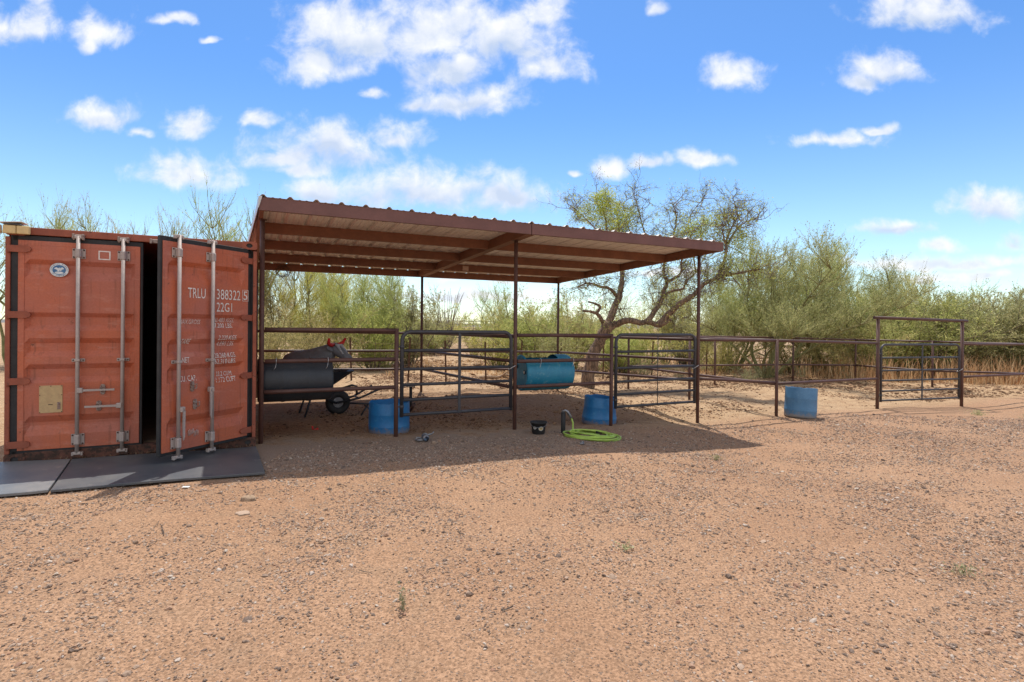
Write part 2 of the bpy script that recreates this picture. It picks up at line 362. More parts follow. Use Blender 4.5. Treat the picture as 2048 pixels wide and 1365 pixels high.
# ground material
m, t = mk('desert_soil')
P = t.node('ShaderNodeTexCoord').outputs['Object']; sx = t.node('ShaderNodeSeparateXYZ', {0: P})
big = t.noise(P, .5, 5, .6); mid = t.noise(P, 3.2, 6, .65); fn = t.noise(P, 60, 5, .7); fn2 = t.noise(P, 17, 7, .7, off=(3, 9, 0))
# line of the front rails: t = y-8.72-.48x
ln = t.math('SUBTRACT', sx.outputs[1], t.math('MULTIPLY_ADD', sx.outputs[0], .475, 8.5))
lnn = t.math('ADD', ln, t.math('MULTIPLY', t.math('SUBTRACT', mid, .5), 1.8))
pen = t.smooth(lnn, -.5, .5)
road = t.mix(t.smooth(big, .35, .65), (.475,.292,.180), (.41,.242,.145))
road = t.mix(t.smooth(mid, .48, .72, 0, .6), road, (.36,.24,.155))
pensoil = t.mix(t.smooth(mid, .4, .65), (.57,.405,.245), (.43,.28,.16))
c = t.mix(pen, road, pensoil)
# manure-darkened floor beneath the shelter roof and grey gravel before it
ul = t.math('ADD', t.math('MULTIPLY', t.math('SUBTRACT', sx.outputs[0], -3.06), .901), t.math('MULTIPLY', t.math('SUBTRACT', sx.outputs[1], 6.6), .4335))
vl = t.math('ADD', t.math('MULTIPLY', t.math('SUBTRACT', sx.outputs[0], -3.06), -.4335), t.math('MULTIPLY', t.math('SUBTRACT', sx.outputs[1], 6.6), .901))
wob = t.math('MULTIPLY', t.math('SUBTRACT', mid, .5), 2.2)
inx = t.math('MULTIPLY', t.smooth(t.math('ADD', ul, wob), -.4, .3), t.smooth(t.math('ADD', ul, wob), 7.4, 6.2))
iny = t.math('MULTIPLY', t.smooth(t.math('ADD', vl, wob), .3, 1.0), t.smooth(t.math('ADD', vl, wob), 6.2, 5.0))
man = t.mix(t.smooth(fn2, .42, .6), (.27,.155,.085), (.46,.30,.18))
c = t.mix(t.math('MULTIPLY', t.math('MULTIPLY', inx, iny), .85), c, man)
gx = t.math('MULTIPLY', t.smooth(ul, -1.2, .2), t.smooth(ul, 6.6, 3.6)); gy = t.math('MULTIPLY', t.smooth(t.math('ADD', vl, wob), -1.4, -.4), t.smooth(t.math('ADD', vl, wob), .9, .2))
c = t.mix(t.math('MULTIPLY', t.math('MULTIPLY', gx, gy), .8), c, t.mix(t.smooth(fn, .4, .6), (.26,.225,.195), (.40,.33,.265)))
# dark twiggy litter flecks in the pens, pebble flecks on the road
lit1 = t.smooth(t.noise(P, 9, 8, .75, .8, off=(1, 5, 2)), .54, .64)
c = t.mix(t.math('MULTIPLY', t.math('MULTIPLY', lit1, pen), .7), c, (.15,.085,.05))
vor = t.node('ShaderNodeTexVoronoi', {'Vector': P, 'Scale': 55.0, 'Randomness': 1.0})
pm = t.math('MULTIPLY', t.smooth(vor.outputs['Distance'], .34, .22), t.smooth(fn2, .42, .56))
pc = t.mix(t.node('ShaderNodeSeparateColor', {0: vor.outputs['Color']}).outputs[0], (.12,.10,.09), (.44,.36,.30))
c = t.mix(t.math('MULTIPLY', pm, .8), c, pc)
c = t.mix(t.smooth(fn, .40, .58, 0, .9), c, t.mix(.72, c, (.18,.105,.062)))
hgt = t.math('ADD', t.math('MULTIPLY', fn, .5), t.math('ADD', t.math('MULTIPLY', fn2, .8), t.math('MULTIPLY', pm, .35)))
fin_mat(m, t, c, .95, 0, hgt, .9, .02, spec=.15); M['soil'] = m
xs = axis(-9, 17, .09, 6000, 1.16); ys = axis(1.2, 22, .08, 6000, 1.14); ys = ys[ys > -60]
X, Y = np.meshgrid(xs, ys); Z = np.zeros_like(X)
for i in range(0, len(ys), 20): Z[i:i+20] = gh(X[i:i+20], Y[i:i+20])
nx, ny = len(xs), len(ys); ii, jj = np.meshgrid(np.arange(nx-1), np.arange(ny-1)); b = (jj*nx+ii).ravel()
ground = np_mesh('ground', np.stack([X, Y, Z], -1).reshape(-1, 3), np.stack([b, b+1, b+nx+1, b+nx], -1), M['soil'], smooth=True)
tag(ground, kind='structure')
# low distant hills
xs_ = np.linspace(-5200, 5200, 260); zt = 24+60*np.abs(vnoise(xs_*.0016, 0*xs_, 7))+26*vnoise(xs_*.006, 0*xs_, 8); 
rows = []
for q, (yo, k) in enumerate(((5200, -.05), (5400, .55), (5700, 1.0), (6100, .8), (6900, -.05))): rows.append(np.stack([xs_, yo+120*vnoise(xs_*.002, 0*xs_+q, 9), np.maximum(zt*k, -2)], -1))
hv = np.concatenate(rows); n_ = len(xs_); hf = np.array([(r*n_+i, r*n_+i+1, (r+1)*n_+i+1, (r+1)*n_+i) for r in range(4) for i in range(n_-1)])
tag(np_mesh('hills', hv, hf, M['hill'], smooth=True), kind='structure')
# ------------------------------------------------------------------ loose gravel, litter
rng = np.random.default_rng(5)
def ico():
    p = (1+5**.5)/2; v = np.array([(-1,p,0),(1,p,0),(-1,-p,0),(1,-p,0),(0,-1,p),(0,1,p),(0,-1,-p),(0,1,-p),(p,0,-1),(p,0,1),(-p,0,-1),(-p,0,1)], float); v /= np.linalg.norm(v[0])
    f = np.array([(0,11,5),(0,5,1),(0,1,7),(0,7,10),(0,10,11),(1,5,9),(5,11,4),(11,10,2),(10,7,6),(7,1,8),(3,9,4),(3,4,2),(3,2,6),(3,6,8),(3,8,9),(4,9,5),(2,4,11),(6,2,10),(8,6,7),(9,8,1)])
    return v, f
IV, IF = ico()
def scatter(name, n, xr, yr, size, material, label, flat=.6, dens=None, embed=.25, cat='gravel'):
    K = n*5; x = rng.uniform(*xr, K); y = rng.uniform(*yr, K)
    pr = np.ones(K)
    for i in range(0, K, 50000): pr[i:i+50000] = dens(x[i:i+50000], y[i:i+50000])
    k = rng.random(K) < pr; x = x[k][:n]; y = y[k][:n]; n = len(x)
    s = size(n, x, y)
    sc = np.stack([s*rng.uniform(.7, 1.3, n), s*rng.uniform(.6, 1.1, n), s*flat*rng.uniform(.6, 1.2, n)], -1)
    V = IV[None]*(1+rng.uniform(-.28, .28, (n, 12, 1)))*sc[:, None]
    a = rng.uniform(0, 6.28, n); tl = rng.uniform(-.4, .4, n); ca, sa = np.cos(a), np.sin(a)
    z = V[..., 2]+V[..., 0]*tl[:, None]
    xx = V[..., 0]*ca[:, None]-V[..., 1]*sa[:, None]+x[:, None]; yyy = V[..., 0]*sa[:, None]+V[..., 1]*ca[:, None]+y[:, None]
    gz = np.concatenate([gh(x[i:i+20000], y[i:i+20000]) for i in range(0, n, 20000)])
    z = z+(gz+s*flat*embed)[:, None]
    F = (IF[None]+12*np.arange(n)[:, None, None]).reshape(-1, 3)
    o = np_mesh(name, np.stack([xx, yyy, z], -1).reshape(-1, 3), F, material)
    return tag(o, label, cat, kind='stuff')
m, t = mk('gravel_stones'); g = t.node('ShaderNodeNewGeometry').outputs['Random Per Island']
ramp = t.node('ShaderNodeValToRGB', {0: g}); ramp.color_ramp.interpolation = 'CONSTANT'; el = ramp.color_ramp.elements
el[0].color = (.10,.075,.062,1); el[1].position = .22; el[1].color = (.20,.145,.11,1)
for p_, c_ in ((.42,(.30,.215,.155)),(.58,(.42,.31,.23)),(.70,(.36,.22,.145)),(.84,(.27,.14,.09)),(.90,(.47,.40,.34)),(.98,(.50,.44,.37))): e = el.new(p_); e.color = c_+(1,)
P = t.node('ShaderNodeTexCoord').outputs['Object']; fz = t.noise(P, 120, 4, .6)
fin_mat(m, t, t.mix(t.smooth(fz, .3, .7, 0, .5), ramp.outputs[0], (.34,.24,.18)), .9, 0, fz, .5, .003, spec=.2); M['stones'] = m
clump = lambda x, y: np.clip(.50+.75*vnoise(x*.8, y*.8, 21)+.9*vnoise(x*2.3, y*2.3, 22), .04, 1)
infr = lambda x, y: (np.abs(x) < 1.02*y+.6)*1.0
isroad = lambda x, y: np.clip((8.6+.475*x-y)*1.2, .06, 1)*np.where(x < -2.75, (y < 4.95+.16*(x+5)), 1)
scatter('gravel', 150000, (-8, 14), (1.9, 11.5), lambda n, x, y: .0036*(1+.12*y)*np.exp(rng.normal(0, .42, n)), M['stones'], 'fine grey and brown gravel strewn over the tan dirt yard', .65, lambda x, y: infr(x, y)*clump(x, y)*isroad(x, y)*np.clip(4.8/y, .3, 1))
scatter('gravel', 7500, (-7, 13), (1.9, 11), lambda n, x, y: np.minimum(.0088*np.exp(rng.normal(0, .45, n)), .027), M['stones'], 'larger loose stones scattered among the fine gravel of the yard', .62, lambda x, y: infr(x, y)*np.clip(clump(x, y)**1.6*1.5, 0, 1)*isroad(x, y)*np.clip(3.6/y, .15, 1))
m, t = mk('dung_litter'); g = t.node('ShaderNodeNewGeometry').outputs['Random Per Island']
ramp = t.node('ShaderNodeValToRGB', {0: g}); el = ramp.color_ramp.elements; el[0].color = (.075,.042,.026,1); el[1].color = (.36,.22,.13,1)
fin_mat(m, t, ramp.outputs[0], .95, spec=.1); M['litter'] = m
ispen = lambda x, y: np.clip((y-8.75-.475*x)*2, 0, 1)*np.clip((x+4.4)*3, 0, 1)
scatter('pen_litter', 34000, (-4.3, 15), (7, 24), lambda n, x, y: .008*(1+.06*y)*np.exp(rng.normal(0, .45, n)), M['litter'], 'crumbled dung and clods trampled into the pen floor', .5, lambda x, y: infr(x, y)*ispen(x, y)*np.clip(.25+2.0*vnoise(x*.6, y*.6, 31)+1.3*vnoise(x*2, y*2, 32), .03, 1), cat='litter')
scatter('leaf_litter', 16000, (-10, 26), (15, 36), lambda n, x, y: .022*(1+.03*y)*np.exp(rng.normal(0, .5, n)), M['litter'], 'dark twig and leaf litter on the sand beneath the shrubs', .4, lambda x, y: infr(x, y)*np.clip(.1+2.4*vnoise(x*.35, y*.35, 41)+1.3*vnoise(x*1.1, y*1.1, 42), .0, 1), cat='litter')
def blades(name, n, pos, hgt, wid, mat, label, cat, lean=.35, parent=None, segs=2, gz=True):
    x, y = pos(n); n = len(x); h = hgt(n); a = rng.uniform(0, 6.28, n); l = rng.normal(0, lean, (n, 2))*h[:, None]
    z0 = gh(x, y) if gz else np.zeros(n); dx, dy = np.cos(a)*wid/2, np.sin(a)*wid/2
    V = np.zeros((n, 5, 3)); 
    V[:, 0] = np.stack([x-dx, y-dy, z0-.01], -1); V[:, 1] = np.stack([x+dx, y+dy, z0-.01], -1)
    mx, my, mz = x+l[:, 0]*.35, y+l[:, 1]*.35, z0+h*.58
    V[:, 2] = np.stack([mx+dx*.7, my+dy*.7, mz], -1); V[:, 3] = np.stack([mx-dx*.7, my-dy*.7, mz], -1)
    V[:, 4] = np.stack([x+l[:, 0], y+l[:, 1], z0+h*(1-.35*np.clip(np.hypot(l[:, 0], l[:, 1])/h, 0, 1))], -1)
    i = 5*np.arange(n)[:, None]; F = np.concatenate([i+np.array([[0,1,2]]), i+np.array([[0,2,3]]), i+np.array([[3,2,4]])], 1).reshape(-1, 3)
    o = np_mesh(name, V.reshape(-1, 3), F, mat, parent)
    if label: tag(o, label, cat, kind='stuff')
    return o
def gpos(n):
    x = rng.uniform(8, 32, n*4); y = rng.uniform(18.2, 25, n*4)
    edge = 19.3-.30*(x-13)*(x > 13)+vnoise(x*.5, y*.5, 51)*1.4+1.0*(x < 11)
    k = (y > edge)*(rng.random(n*4) < np.clip((x-9)/6, 0, 1)*np.clip(.35+2.2*vnoise(x*.8, y*.8, 52)+1.2*vnoise(x*2.5, y*2.5, 53), .02, 1)); return x[k][:n], y[k][:n]
blades('dry_grass', 12000, gpos, lambda n: rng.uniform(.2, 1.0, n)**1.6*1.25, .020, M['leaf_dry'], 'tall golden dry grass along the foot of the shrubs on the right', 'grass', .28)
def gpos2(n):
    x = rng.uniform(-4, 12, n*3); y = rng.uniform(17, 34, n*3); k = rng.random(n*3) < np.clip(2.2*vnoise(x*.5, y*.5, 61)-.1, 0, 1); return x[k][:n], y[k][:n]
blades('dry_grass', 9000, gpos2, lambda n: rng.uniform(.05, .35, n), .02, M['leaf_dry'], 'sparse low dry grass tufts on the sand behind the shelter', 'grass', .5)
def gpos3(n):
    x = rng.uniform(-4, 6.5, n*3); y = rng.uniform(5.5, 13, n*3); v = y-8.75-.475*x
    k = (rng.random(n*3) < np.clip(1.2-abs(v+.3)*.6, .12, 1))*(x > -2.6); return x[k][:n], y[k][:n]
def straw():
    x, y = gpos3(5200); n = len(x); a = rng.uniform(0, 6.28, n); L = rng.uniform(.015, .06, n); dx, dy = np.cos(a)*L, np.sin(a)*L; wx, wy = -np.sin(a)*.002, np.cos(a)*.002
    z = gh(x, y)+.007; z2 = gh(x+dx, y+dy)+rng.uniform(.004, .012, n)
    V = np.stack([np.stack([x-wx, y-wy, z], -1), np.stack([x+wx, y+wy, z], -1), np.stack([x+dx+wx, y+dy+wy, z2], -1), np.stack([x+dx-wx, y+dy-wy, z2], -1)], 1)
    tag(np_mesh('straw', V.reshape(-1, 3), (4*np.arange(n)[:, None]+np.arange(4)[None]), M['straw']), 'bits of straw and hay strewn along the shelter front', 'straw', kind='stuff')
straw()
# ------------------------------------------------------------------ shipping container
TH = .4483; CT = thing('shipping_container', 'rust red shipping container with its right door ajar beside the metal shelter', 'container', (-5.42, 5.858, 0), TH)
CW, CH, CLEN = 2.438, 2.575, 6.06
def corrug_side(x, s):
    b = MB(); per = .27; n = int((CLEN-.3)/per); pts = [(x, .10)]
    for i in range(n):
        y = .12+i*per; pts += [(x, y), (x+.036*s, y+.06), (x+.036*s, y+.135), (x, y+.195)]
    pts.append((x, CLEN-.1)); k = len(pts)
    b.add([(p[0], p[1], .14) for p in pts]+[(p[0], p[1], CH-.08) for p in pts], [(i, i+1, k+i+1, k+i) for i in range(k-1)]); return b
corrug_side(.03, 1).build('side_wall', M['inside'], CT); corrug_side(CW-.03, -1).build('side_wall', M['inside'], CT)
corrug_side(.002, 1).build('side_wall', M['cont'], CT); corrug_side(CW-.002, -1).build('side_wall', M['cont'], CT)
b = MB(); b.box(.02, CW-.02, CLEN-.05, CLEN-.02, .02, CH-.03); b.build('end_wall', M['inside'], CT)
b = MB(); b.box(.01, CW-.01, .12, CLEN-.04, CH-.05, CH-.02); b.build('roof', M['cont'], CT)
b = MB(); b.box(.03, CW-.03, .1, CLEN-.04, .11, .145); b.build('floor', M['ply'], CT)
for x0, x1 in ((0, .042), (CW-.042, CW)):
    b = MB(); b.bevbox(x0, x1, 0, .12, .118, CH-.118, .004); b.build('corner_post', M['cont_frame'], CT)
    b = MB(); b.box(x0, x1, CLEN-.12, CLEN, .118, CH-.118); b.build('corner_post', M['cont_frame'], CT)
b = MB(); b.bevbox(.17, CW-.17, .004, .11, CH-.085, CH-.006, .004); b.build('door_header', M['cont_frame'], CT)
b = MB(); b.bevbox(.17, CW-.17, .004, .13, .002, .125, .004); b.build('door_sill', M['cont_sill'], CT)
for x in (.0, CW): 
    s = 1 if x == 0 else -1; b = MB(); b.box(*sorted((x, x+.05*s)), .12, CLEN-.12, CH-.07, CH-.005); b.box(*sorted((x, x+.05*s)), .12, CLEN-.12, .005, .12); b.build('side_rail', M['cont_frame'], CT)
def casting(x0, x1, z0, z1, y0=-.004, sill=False):
    """corner block with an oval hole in its front face"""
    b = MB(); cx, cz = (x0+x1)/2, (z0+z1)/2; n = 24; out = []; inn = []
    for k in range(n):
        a = 2*math.pi*(k+.5)/n; c, s = math.cos(a), math.sin(a)
        q = max(abs(c)/((x1-x0)/2), abs(s)/((z1-z0)/2)); out.append((cx+c/q, cz+s/q)); inn.append((cx+.036*c, cz+.028*s))
    vs = [(x, y0, z) for x, z in out]+[(x, y0, z) for x, z in inn]+[(x, y0+.03, z) for x, z in inn]+[(x, .16, z) for x, z in out]
    fs = []
    for k in range(n):
        j = (k+1) % n; fs += [(k, j, n+j, n+k), (n+k, n+j, 2*n+j, 2*n+k), (k, 3*n+k, 3*n+j, j)]
    b.add(vs, fs); b.add([(x, y0+.03, z) for x, z in inn], [tuple(range(n))], 1)
    return b.build('corner_casting', [M['cont_sill'] if sill else M['cont_frame'], M['inside']], CT)
for x0 in (-.003, CW-.175):
    casting(x0, x0+.178, CH-.100, CH); casting(x0, x0+.178, 0, .118, sill=True)
# door: local x from hinge to free edge, front face y=-.0 outward is -y
PROF = [(.0,0),(.30,0),(.407,.036),(.441,.036),(.514,0),(.873,0),(.935,.036),(1.025,.036),(1.081,0),(1.16,0),(1.227,.036),(1.31,.036),(1.367,0),(1.45,0),(1.513,.036),(1.60,.036),(1.648,0),(2.013,0),(2.108,.036),(2.175,.036),(2.226,0),(3,0)]
def prof(z):
    for (a, p), (c, q) in zip(PROF, PROF[1:]):
        if a <= z <= c: return p+(q-p)*(z-a)/(c-a)
    return 0
DZ0, DZ1, DW = .135, 2.44, 1.13
def text_mb(b, body, x0, x1, zc, h, mi=0, shear=0, dirx=1, yfun=None, ystep=.004):
    """lettering fitted to x0..x1 (reading direction dirx) and height h, laid on the door skin"""
    cu = bpy.data.curves.new('lettering', 'FONT'); cu.body = body; cu.size = 1; cu.shear = shear; cu.resolution_u = 3
    o = bpy.data.objects.new('lettering', cu); col.objects.link(o); dg = bpy.context.evaluated_depsgraph_get()
    me = o.evaluated_get(dg).to_mesh(); vs = [v.co.copy() for v in me.vertices]; fs = [tuple(p.vertices) for p in me.polygons]
    o.to_mesh_clear(); 
    lo = min(v.x for v in vs); hi = max(v.x for v in vs); zb = min(v.y for v in vs); zt = max(v.y for v in vs)
    out = []
    for v in vs:
        x = x0+(v.x-lo)/(hi-lo)*(x1-x0); z = zc-h/2+(v.y-zb)/(zt-zb)*h
        out.append((x, (yfun(z) if yfun else 0)-ystep, z))
    b.add(out, fs, mi); bpy.data.objects.remove(o); bpy.data.curves.remove(cu)
def door(parent, sgn, label, loc, rot, hang):
    """sgn +1: hinge on the left; -1: hinge on the right (local x runs to the left)"""
    sx = lambda a, c: (min(a*sgn, c*sgn), max(a*sgn, c*sgn))
    d = MB(); x0, x1 = sx(.075, DW-.06)
    zs = sorted(set([DZ0+.06, DZ1-.06]+[z for z, _ in PROF if DZ0+.06 < z < DZ1-.06]))
    # pressed skin: ribs end in slanted pockets short of the stiles
    xa, xb = (x0+.045, x1-.045); cols = [x0, xa, xb, x1]; vs = []
    for z in zs:
        for i, x in enumerate(cols): vs.append((x, prof(z) if i in (1, 2) else 0.0, z))
    d.add(vs, [(r*4+i, r*4+i+1, (r+1)*4+i+1, (r+1)*4+i) for r in range(len(zs)-1) for i in range(3)])
    a0, a1 = sx(.020, .075); d.bevbox(a0, a1, -.006, .045, DZ0+.012, DZ1-.012, .003)
    a0, a1 = sx(DW-.06, DW-.008); d.bevbox(a0, a1, -.006, .045, DZ0+.012, DZ1-.012, .003)
    x0, x1 = sx(.075, DW-.06); d.box(x0, x1, -.003, .04, DZ1-.06, DZ1-.012); d.box(x0, x1, -.003, .04, DZ0+.012, DZ0+.06)
    d.box(x0, x1, .042, .052, DZ0+.02, DZ1-.02)
    dr = d.build('door', M['cont'], parent); dr.location = loc; dr.rotation_euler = (0, 0, rot); dr['label'] = label
    g = MB()
    for z0, z1 in ((DZ0-.022, DZ0+.012), (DZ1-.02, DZ1+.04)): a0, a1 = sx(-.03, DW+.0); g.bevbox(a0, a1, .004, .05, z0, z1, .004)
    for c0, c1 in ((-.042, .022), (DW-.008, DW+.018)): a0, a1 = sx(c0, c1); g.bevbox(a0, a1, .004, .05, DZ0-.022, DZ1+.04, .004)
    g.build('gasket', M['rubber'], dr)
    for hz in (2.33, 1.62, .90, .215):
        h = MB(); pts = [(-.06, hz-.036), (.09, hz-.036), (.125, hz-.022), (.135, hz), (.125, hz+.022), (.09, hz+.036), (-.06, hz+.036)]
        h.prism([(x*sgn, z) for x, z in pts], -.026, -.004); h.tube([(-.055*sgn, -.012, hz-.05), (-.055*sgn, -.012, hz+.05)], .014, 10); h.build('hinge', M['cont_frame'], dr)
    for k, rx in enumerate((.55, .965)):
        X = rx*sgn; r = MB(); r.tube([(X, -.045, DZ0-.045), (X, -.045, DZ1+.065)], .0195, 14)
        # cams at both ends
        for z in (DZ0-.05, DZ1+.05):
            r.bevbox(X-.035, X+.035, -.062, -.022, z-.016, z+.016, .005); r.bevbox(X-.052, X-.03, -.05, -.008, z-.028, z+.012, .004); r.bevbox(X+.03, X+.052, -.05, -.008, z-.028, z+.012, .004)
        ro = r.build('lock_rod', M['galv'], dr)
        for z, hh in ((DZ1-.13, .055), (DZ0+.10, .062)):
            q = MB(); q.bevbox(X-.06, X+.06, -.014, -.003, z-hh, z+hh, .003); q.bevbox(X-.027, X+.027, -.071, -.012, z-hh+.004, z+hh-.004, .012)
            for bx in (-.046, .046):
                for bz in (-hh+.014, hh-.014): q.tube([(X+bx, -.02, z+bz), (X+bx, -.012, z+bz)], .009, 8, mi=1)
            q.build('rod_bracket', [M['galv'], M['cont_sill']], dr)
        q = MB(); z = 1.12; q.bevbox(X-.06, X+.06, -.014, -.003, z-.018, z+.018, .003); q.bevbox(X-.026, X+.026, -.07, -.012, z-.016, z+.016, .008)
        for bx in (-.045, .045): q.tube([(X+bx, -.02, z), (X+bx, -.012, z)], .008, 8, mi=1)
        q.build('rod_guide', [M['galv'], M['cont_sill']], dr)
        hz = .785 if k == 0 else .60; s2 = sgn if k == 0 else -sgn
        h = MB(); h.bevbox(*sorted((X, X+.055*s2)), -.085, -.03, hz-.028, hz+.028, .006)
        if hang:   # released handles swing down
            h.prism([(X+.03*s2, hz+.02), (X+.055*s2, hz-.02), (X+.05*s2, hz-.30), (X+.035*s2, hz-.34), (X+.028*s2, hz-.2)], -.085, -.07)
        else:
            h.prism([(X+.03*s2, hz-.013), (X+.30*s2, hz-.010), (X+.345*s2, hz-.012), (X+.345*s2, hz+.012), (X+.30*s2, hz+.010), (X+.03*s2, hz+.013)], -.075, -.062)
        h.build('handle', M['galv'], dr)
        # handle keeper on the skin between the rods
        kx = (.775 if k == 0 else .74)*sgn; kz = hz if not hang else hz+.05-.02*k; c = MB()
        pl = [(kx+.024*math.cos(a)*(1 if abs(math.sin(a)) < 2 else 1), kz+.036*math.copysign(1, math.sin(a))+.024*math.sin(a)) for a in [2*math.pi*(i+.5)/12 for i in range(12)]]
        c.prism(pl, -.012, -.002)
        c.tube([(kx-.018, -.012, kz+.018), (kx-.018, -.05, kz+.02), (kx+.02, -.055, kz+.03), (kx+.022, -.05, kz-.02), (kx-.01, -.03, kz-.025)], .0065, 8); c.build('handle_keeper', M['galvrust'], dr)
    return dr
ldoor = door(CT, 1, 'closed left door with a tan plate and round blue decal', (.085, .012, 0), 0, False)
rdoor = door(CT, -1, 'right door swung ajar with white stencilled numbers', (CW-.085, .012, 0), R(42), True)
# left door fittings
b = MB(); b.bevbox(.205, .41, -.006, -.001, .545, .845, .002)
for bx, bz in ((.212,.838),(.307,.838),(.403,.838),(.212,.552),(.403,.552),(.212,.74),(.403,.74)): b.tube([(bx, -.009, bz), (bx, -.005, bz)], .005, 6, mi=1)
b.box(.365, .392, -.0085, -.0061, .58, .66, 2); b.box(.285, .325, -.0085, -.0061, .632, .638, 1)
b.build('data_plate', [M['plate'], M['cont_sill'], M['galvrust']], ldoor)
def disc(b, cx, cz, rx, rz, y0, mi, n=40, r0=0):
    vs = []; 
    for k in range(n):
        a = 2*math.pi*k/n; z = cz+rz*math.sin(a); vs.append((cx+rx*math.cos(a), y0, z))
    b.add(vs, [tuple(range(n))], mi)
b = MB(); cx, cz = .372, 2.12; n = 40
vs = [(cx+.083*math.cos(2*math.pi*k/n), y, cz+.077*math.sin(2*math.pi*k/n)) for y in (-.0005, -.0025) for k in range(n)]
b.add(vs, [tuple(range(n, 2*n))[::-1]]+[(k, (k+1) % n, n+(k+1) % n, n+k) for k in range(n)], 0)
disc(b, cx, cz, .060, .055, -.0032, 1)
for k, ch in enumerate('AMERICAN BUREAU'):
    a = math.pi*(1.02-1.04*k/14)
    if ch != ' ':
        mm = MB(); text_mb(mm, ch, -.005, .005, 0, .011); c_, s_ = math.cos(a-math.pi/2), math.sin(a-math.pi/2)
        b.add([(cx+.071*math.cos(a)+v[0]*c_-v[2]*s_, -.0034, cz+.066*math.sin(a)+v[0]*s_+v[2]*c_) for v in mm.v], mm.f, 2)
for k, ch in enumerate('OF SHIPPING'):
    a = math.pi*(1.2+.6*k/10)
    if ch != ' ':
        mm = MB(); text_mb(mm, ch, -.005, .005, 0, .011); c_, s_ = math.cos(a+math.pi/2), math.sin(a+math.pi/2)
        b.add([(cx+.071*math.cos(a)+v[0]*c_-v[2]*s_, -.0034, cz+.066*math.sin(a)+v[0]*s_+v[2]*c_) for v in mm.v], mm.f, 2)
# pale eagle and globe shapes inside
wing = [(-.045,.012),(-.025,.03),(-.008,.018),(0,.026),(.010,.018),(.028,.032),(.046,.012),(.026,.006),(.016,-.012),(.004,-.006),(-.01,-.02),(-.02,.002)]
b.add([(cx+x, -.0037, cz+z) for x, z in wing], [tuple(range(len(wing)))], 0)
b.add([(cx+.04*math.cos(a), -.0037, cz-.032+.014*math.sin(a)) for a in [2*math.pi*i/20 for i in range(20)]], [tuple(range(20))], 0)
dl = b.build('decal', [M['decal_white'], M['decal_blue'], M['decal_dark']], ldoor); dl['label'] = 'oval blue and white classification decal'
b = MB(); 
for x0, x1, z0, z1 in ((.725,.837,2.345,2.357),(.725,.837,2.255,2.267),(.725,.737,2.267,2.345),(.825,.837,2.267,2.345)): b.box(x0, x1, -.0035, -.001, z0, z1)
b.build('painted_square', M['white_letter'], ldoor)
# stencilled characters on the right door (local x runs negative from the hinge)
yf = prof
def T(body, s0, s1, ypx0, ypx1, faded=False, shear=0):
    smid = (s0+s1)/2; dep = 6.88-.932*smid; hor = 649.3
    zc = 1.534-((ypx0+ypx1)/2-hor)*dep/F_PX; h = (ypx1-ypx0)*dep/F_PX
    q = MB(); text_mb(q, body, -s0+.012, -s1+.012, zc, h, 0, shear, yfun=yf, ystep=.0065); q.build('stencilled_text', M['faded_letter' if faded else 'white_letter'], rdoor)
T('TRLU', .847, .628, 577, 597); T('388322', .481, .150, 580, 600); T('22G1', .481, .268, 606, 624)
T('5', .105, .045, 583, 600)
T('MAX.GROSS', .925, .662, 640, 649, True, .3); T('30.480 KGS.', .50, .215, 636, 645, True, .3); T('67.200 LBS.', .515, .235, 647, 656)
T('TARE', .915, .800, 679, 689, False, .3); T('2.220 KGS.', .455, .195, 671, 680, False, .25); T('4.890 LBS.', .455, .215, 683, 692, True, .3)
T('NET', .91, .825, 716, 727); T('28.260 KGS.', .50, .205, 706, 715.5); T('62.310 LBS.', .50, .205, 718, 727.5)
T('CU. CAP.', .925, .72, 753, 764, False, .2); T('33.2 CUM.', .455, .235, 743, 752); T('1.172 CUFT', .475, .2, 754, 764, False, .1)
bz = 1.534-(591.5-649.3)*6.83/F_PX
b = MB()
for x0, x1, z0, z1 in ((-.106,-.020,bz+.066,bz+.070),(-.106,-.020,bz-.070,bz-.066),(-.106,-.102,bz-.066,bz+.066),(-.024,-.020,bz-.066,bz+.066)): b.box(x0, x1, -.0085, -.0062, z0, z1)
b.build('stencilled_box', M['white_letter'], rdoor)
b = MB(); random.seed(3)
for i in range(11):
    x = -.70-.012*i*1.0; z = .315+random.uniform(-.02, .02)
    b.tube([(x, -.0045, z-.035), (x+.008, -.0045, z+.02), (x-.006, -.0045, z+.04*random.random())], .003, 4)
b.build('chalk_scrawl', M['faded_letter'], rdoor)
# rust-stained latch bits along the header
for x in (.635, 1.05, 1.36, 1.8): b = MB(); b.bevbox(x-.055, x+.055, -.032, .006, CH-.098, CH-.052, .006); b.bevbox(x-.055, x-.03, -.05, -.03, CH-.105, CH-.05, .004); b.bevbox(x+.03, x+.055, -.05, -.03, CH-.105, CH-.05, .004); b.build('cam_keeper', M['galvrust'], CT)
for x in (.635, 1.05, 1.36, 1.8): b = MB(); b.bevbox(x-.06, x+.06, -.035, .006, .03, .075, .006); b.build('cam_keeper', M['cont_sill'], CT)
# ---------------- solar lamp clipped on the top left corner
cw = lambda x, y: (-5.42+x*math.cos(TH)-y*math.sin(TH), 5.858+x*math.sin(TH)+y*math.cos(TH))
SL = thing('solar_lamp', 'small solar lamp with cream lens panels clamped on the container top corner', 'lamp', (*cw(.0, 0), CH), TH)
b = MB(); b.bevbox(-.03, .165, -.09, .10,    .016, .025, .003, mat=Matrix.Rotation(R(-5), 4, 'Y')); b.build('solar_panel', M['whiteplastic'], SL)
b = MB(); b.bevbox(-.0, .14, -.06, .08, .002, .018, .004); b.build('housing', M['panel'], SL)
for x0 in (-.13, -.005, .108): b = MB(); b.bevbox(x0, x0+.108, -.06, -.012, -.092, -.004, .006); b.build('lamp_head', M['cream'], SL)
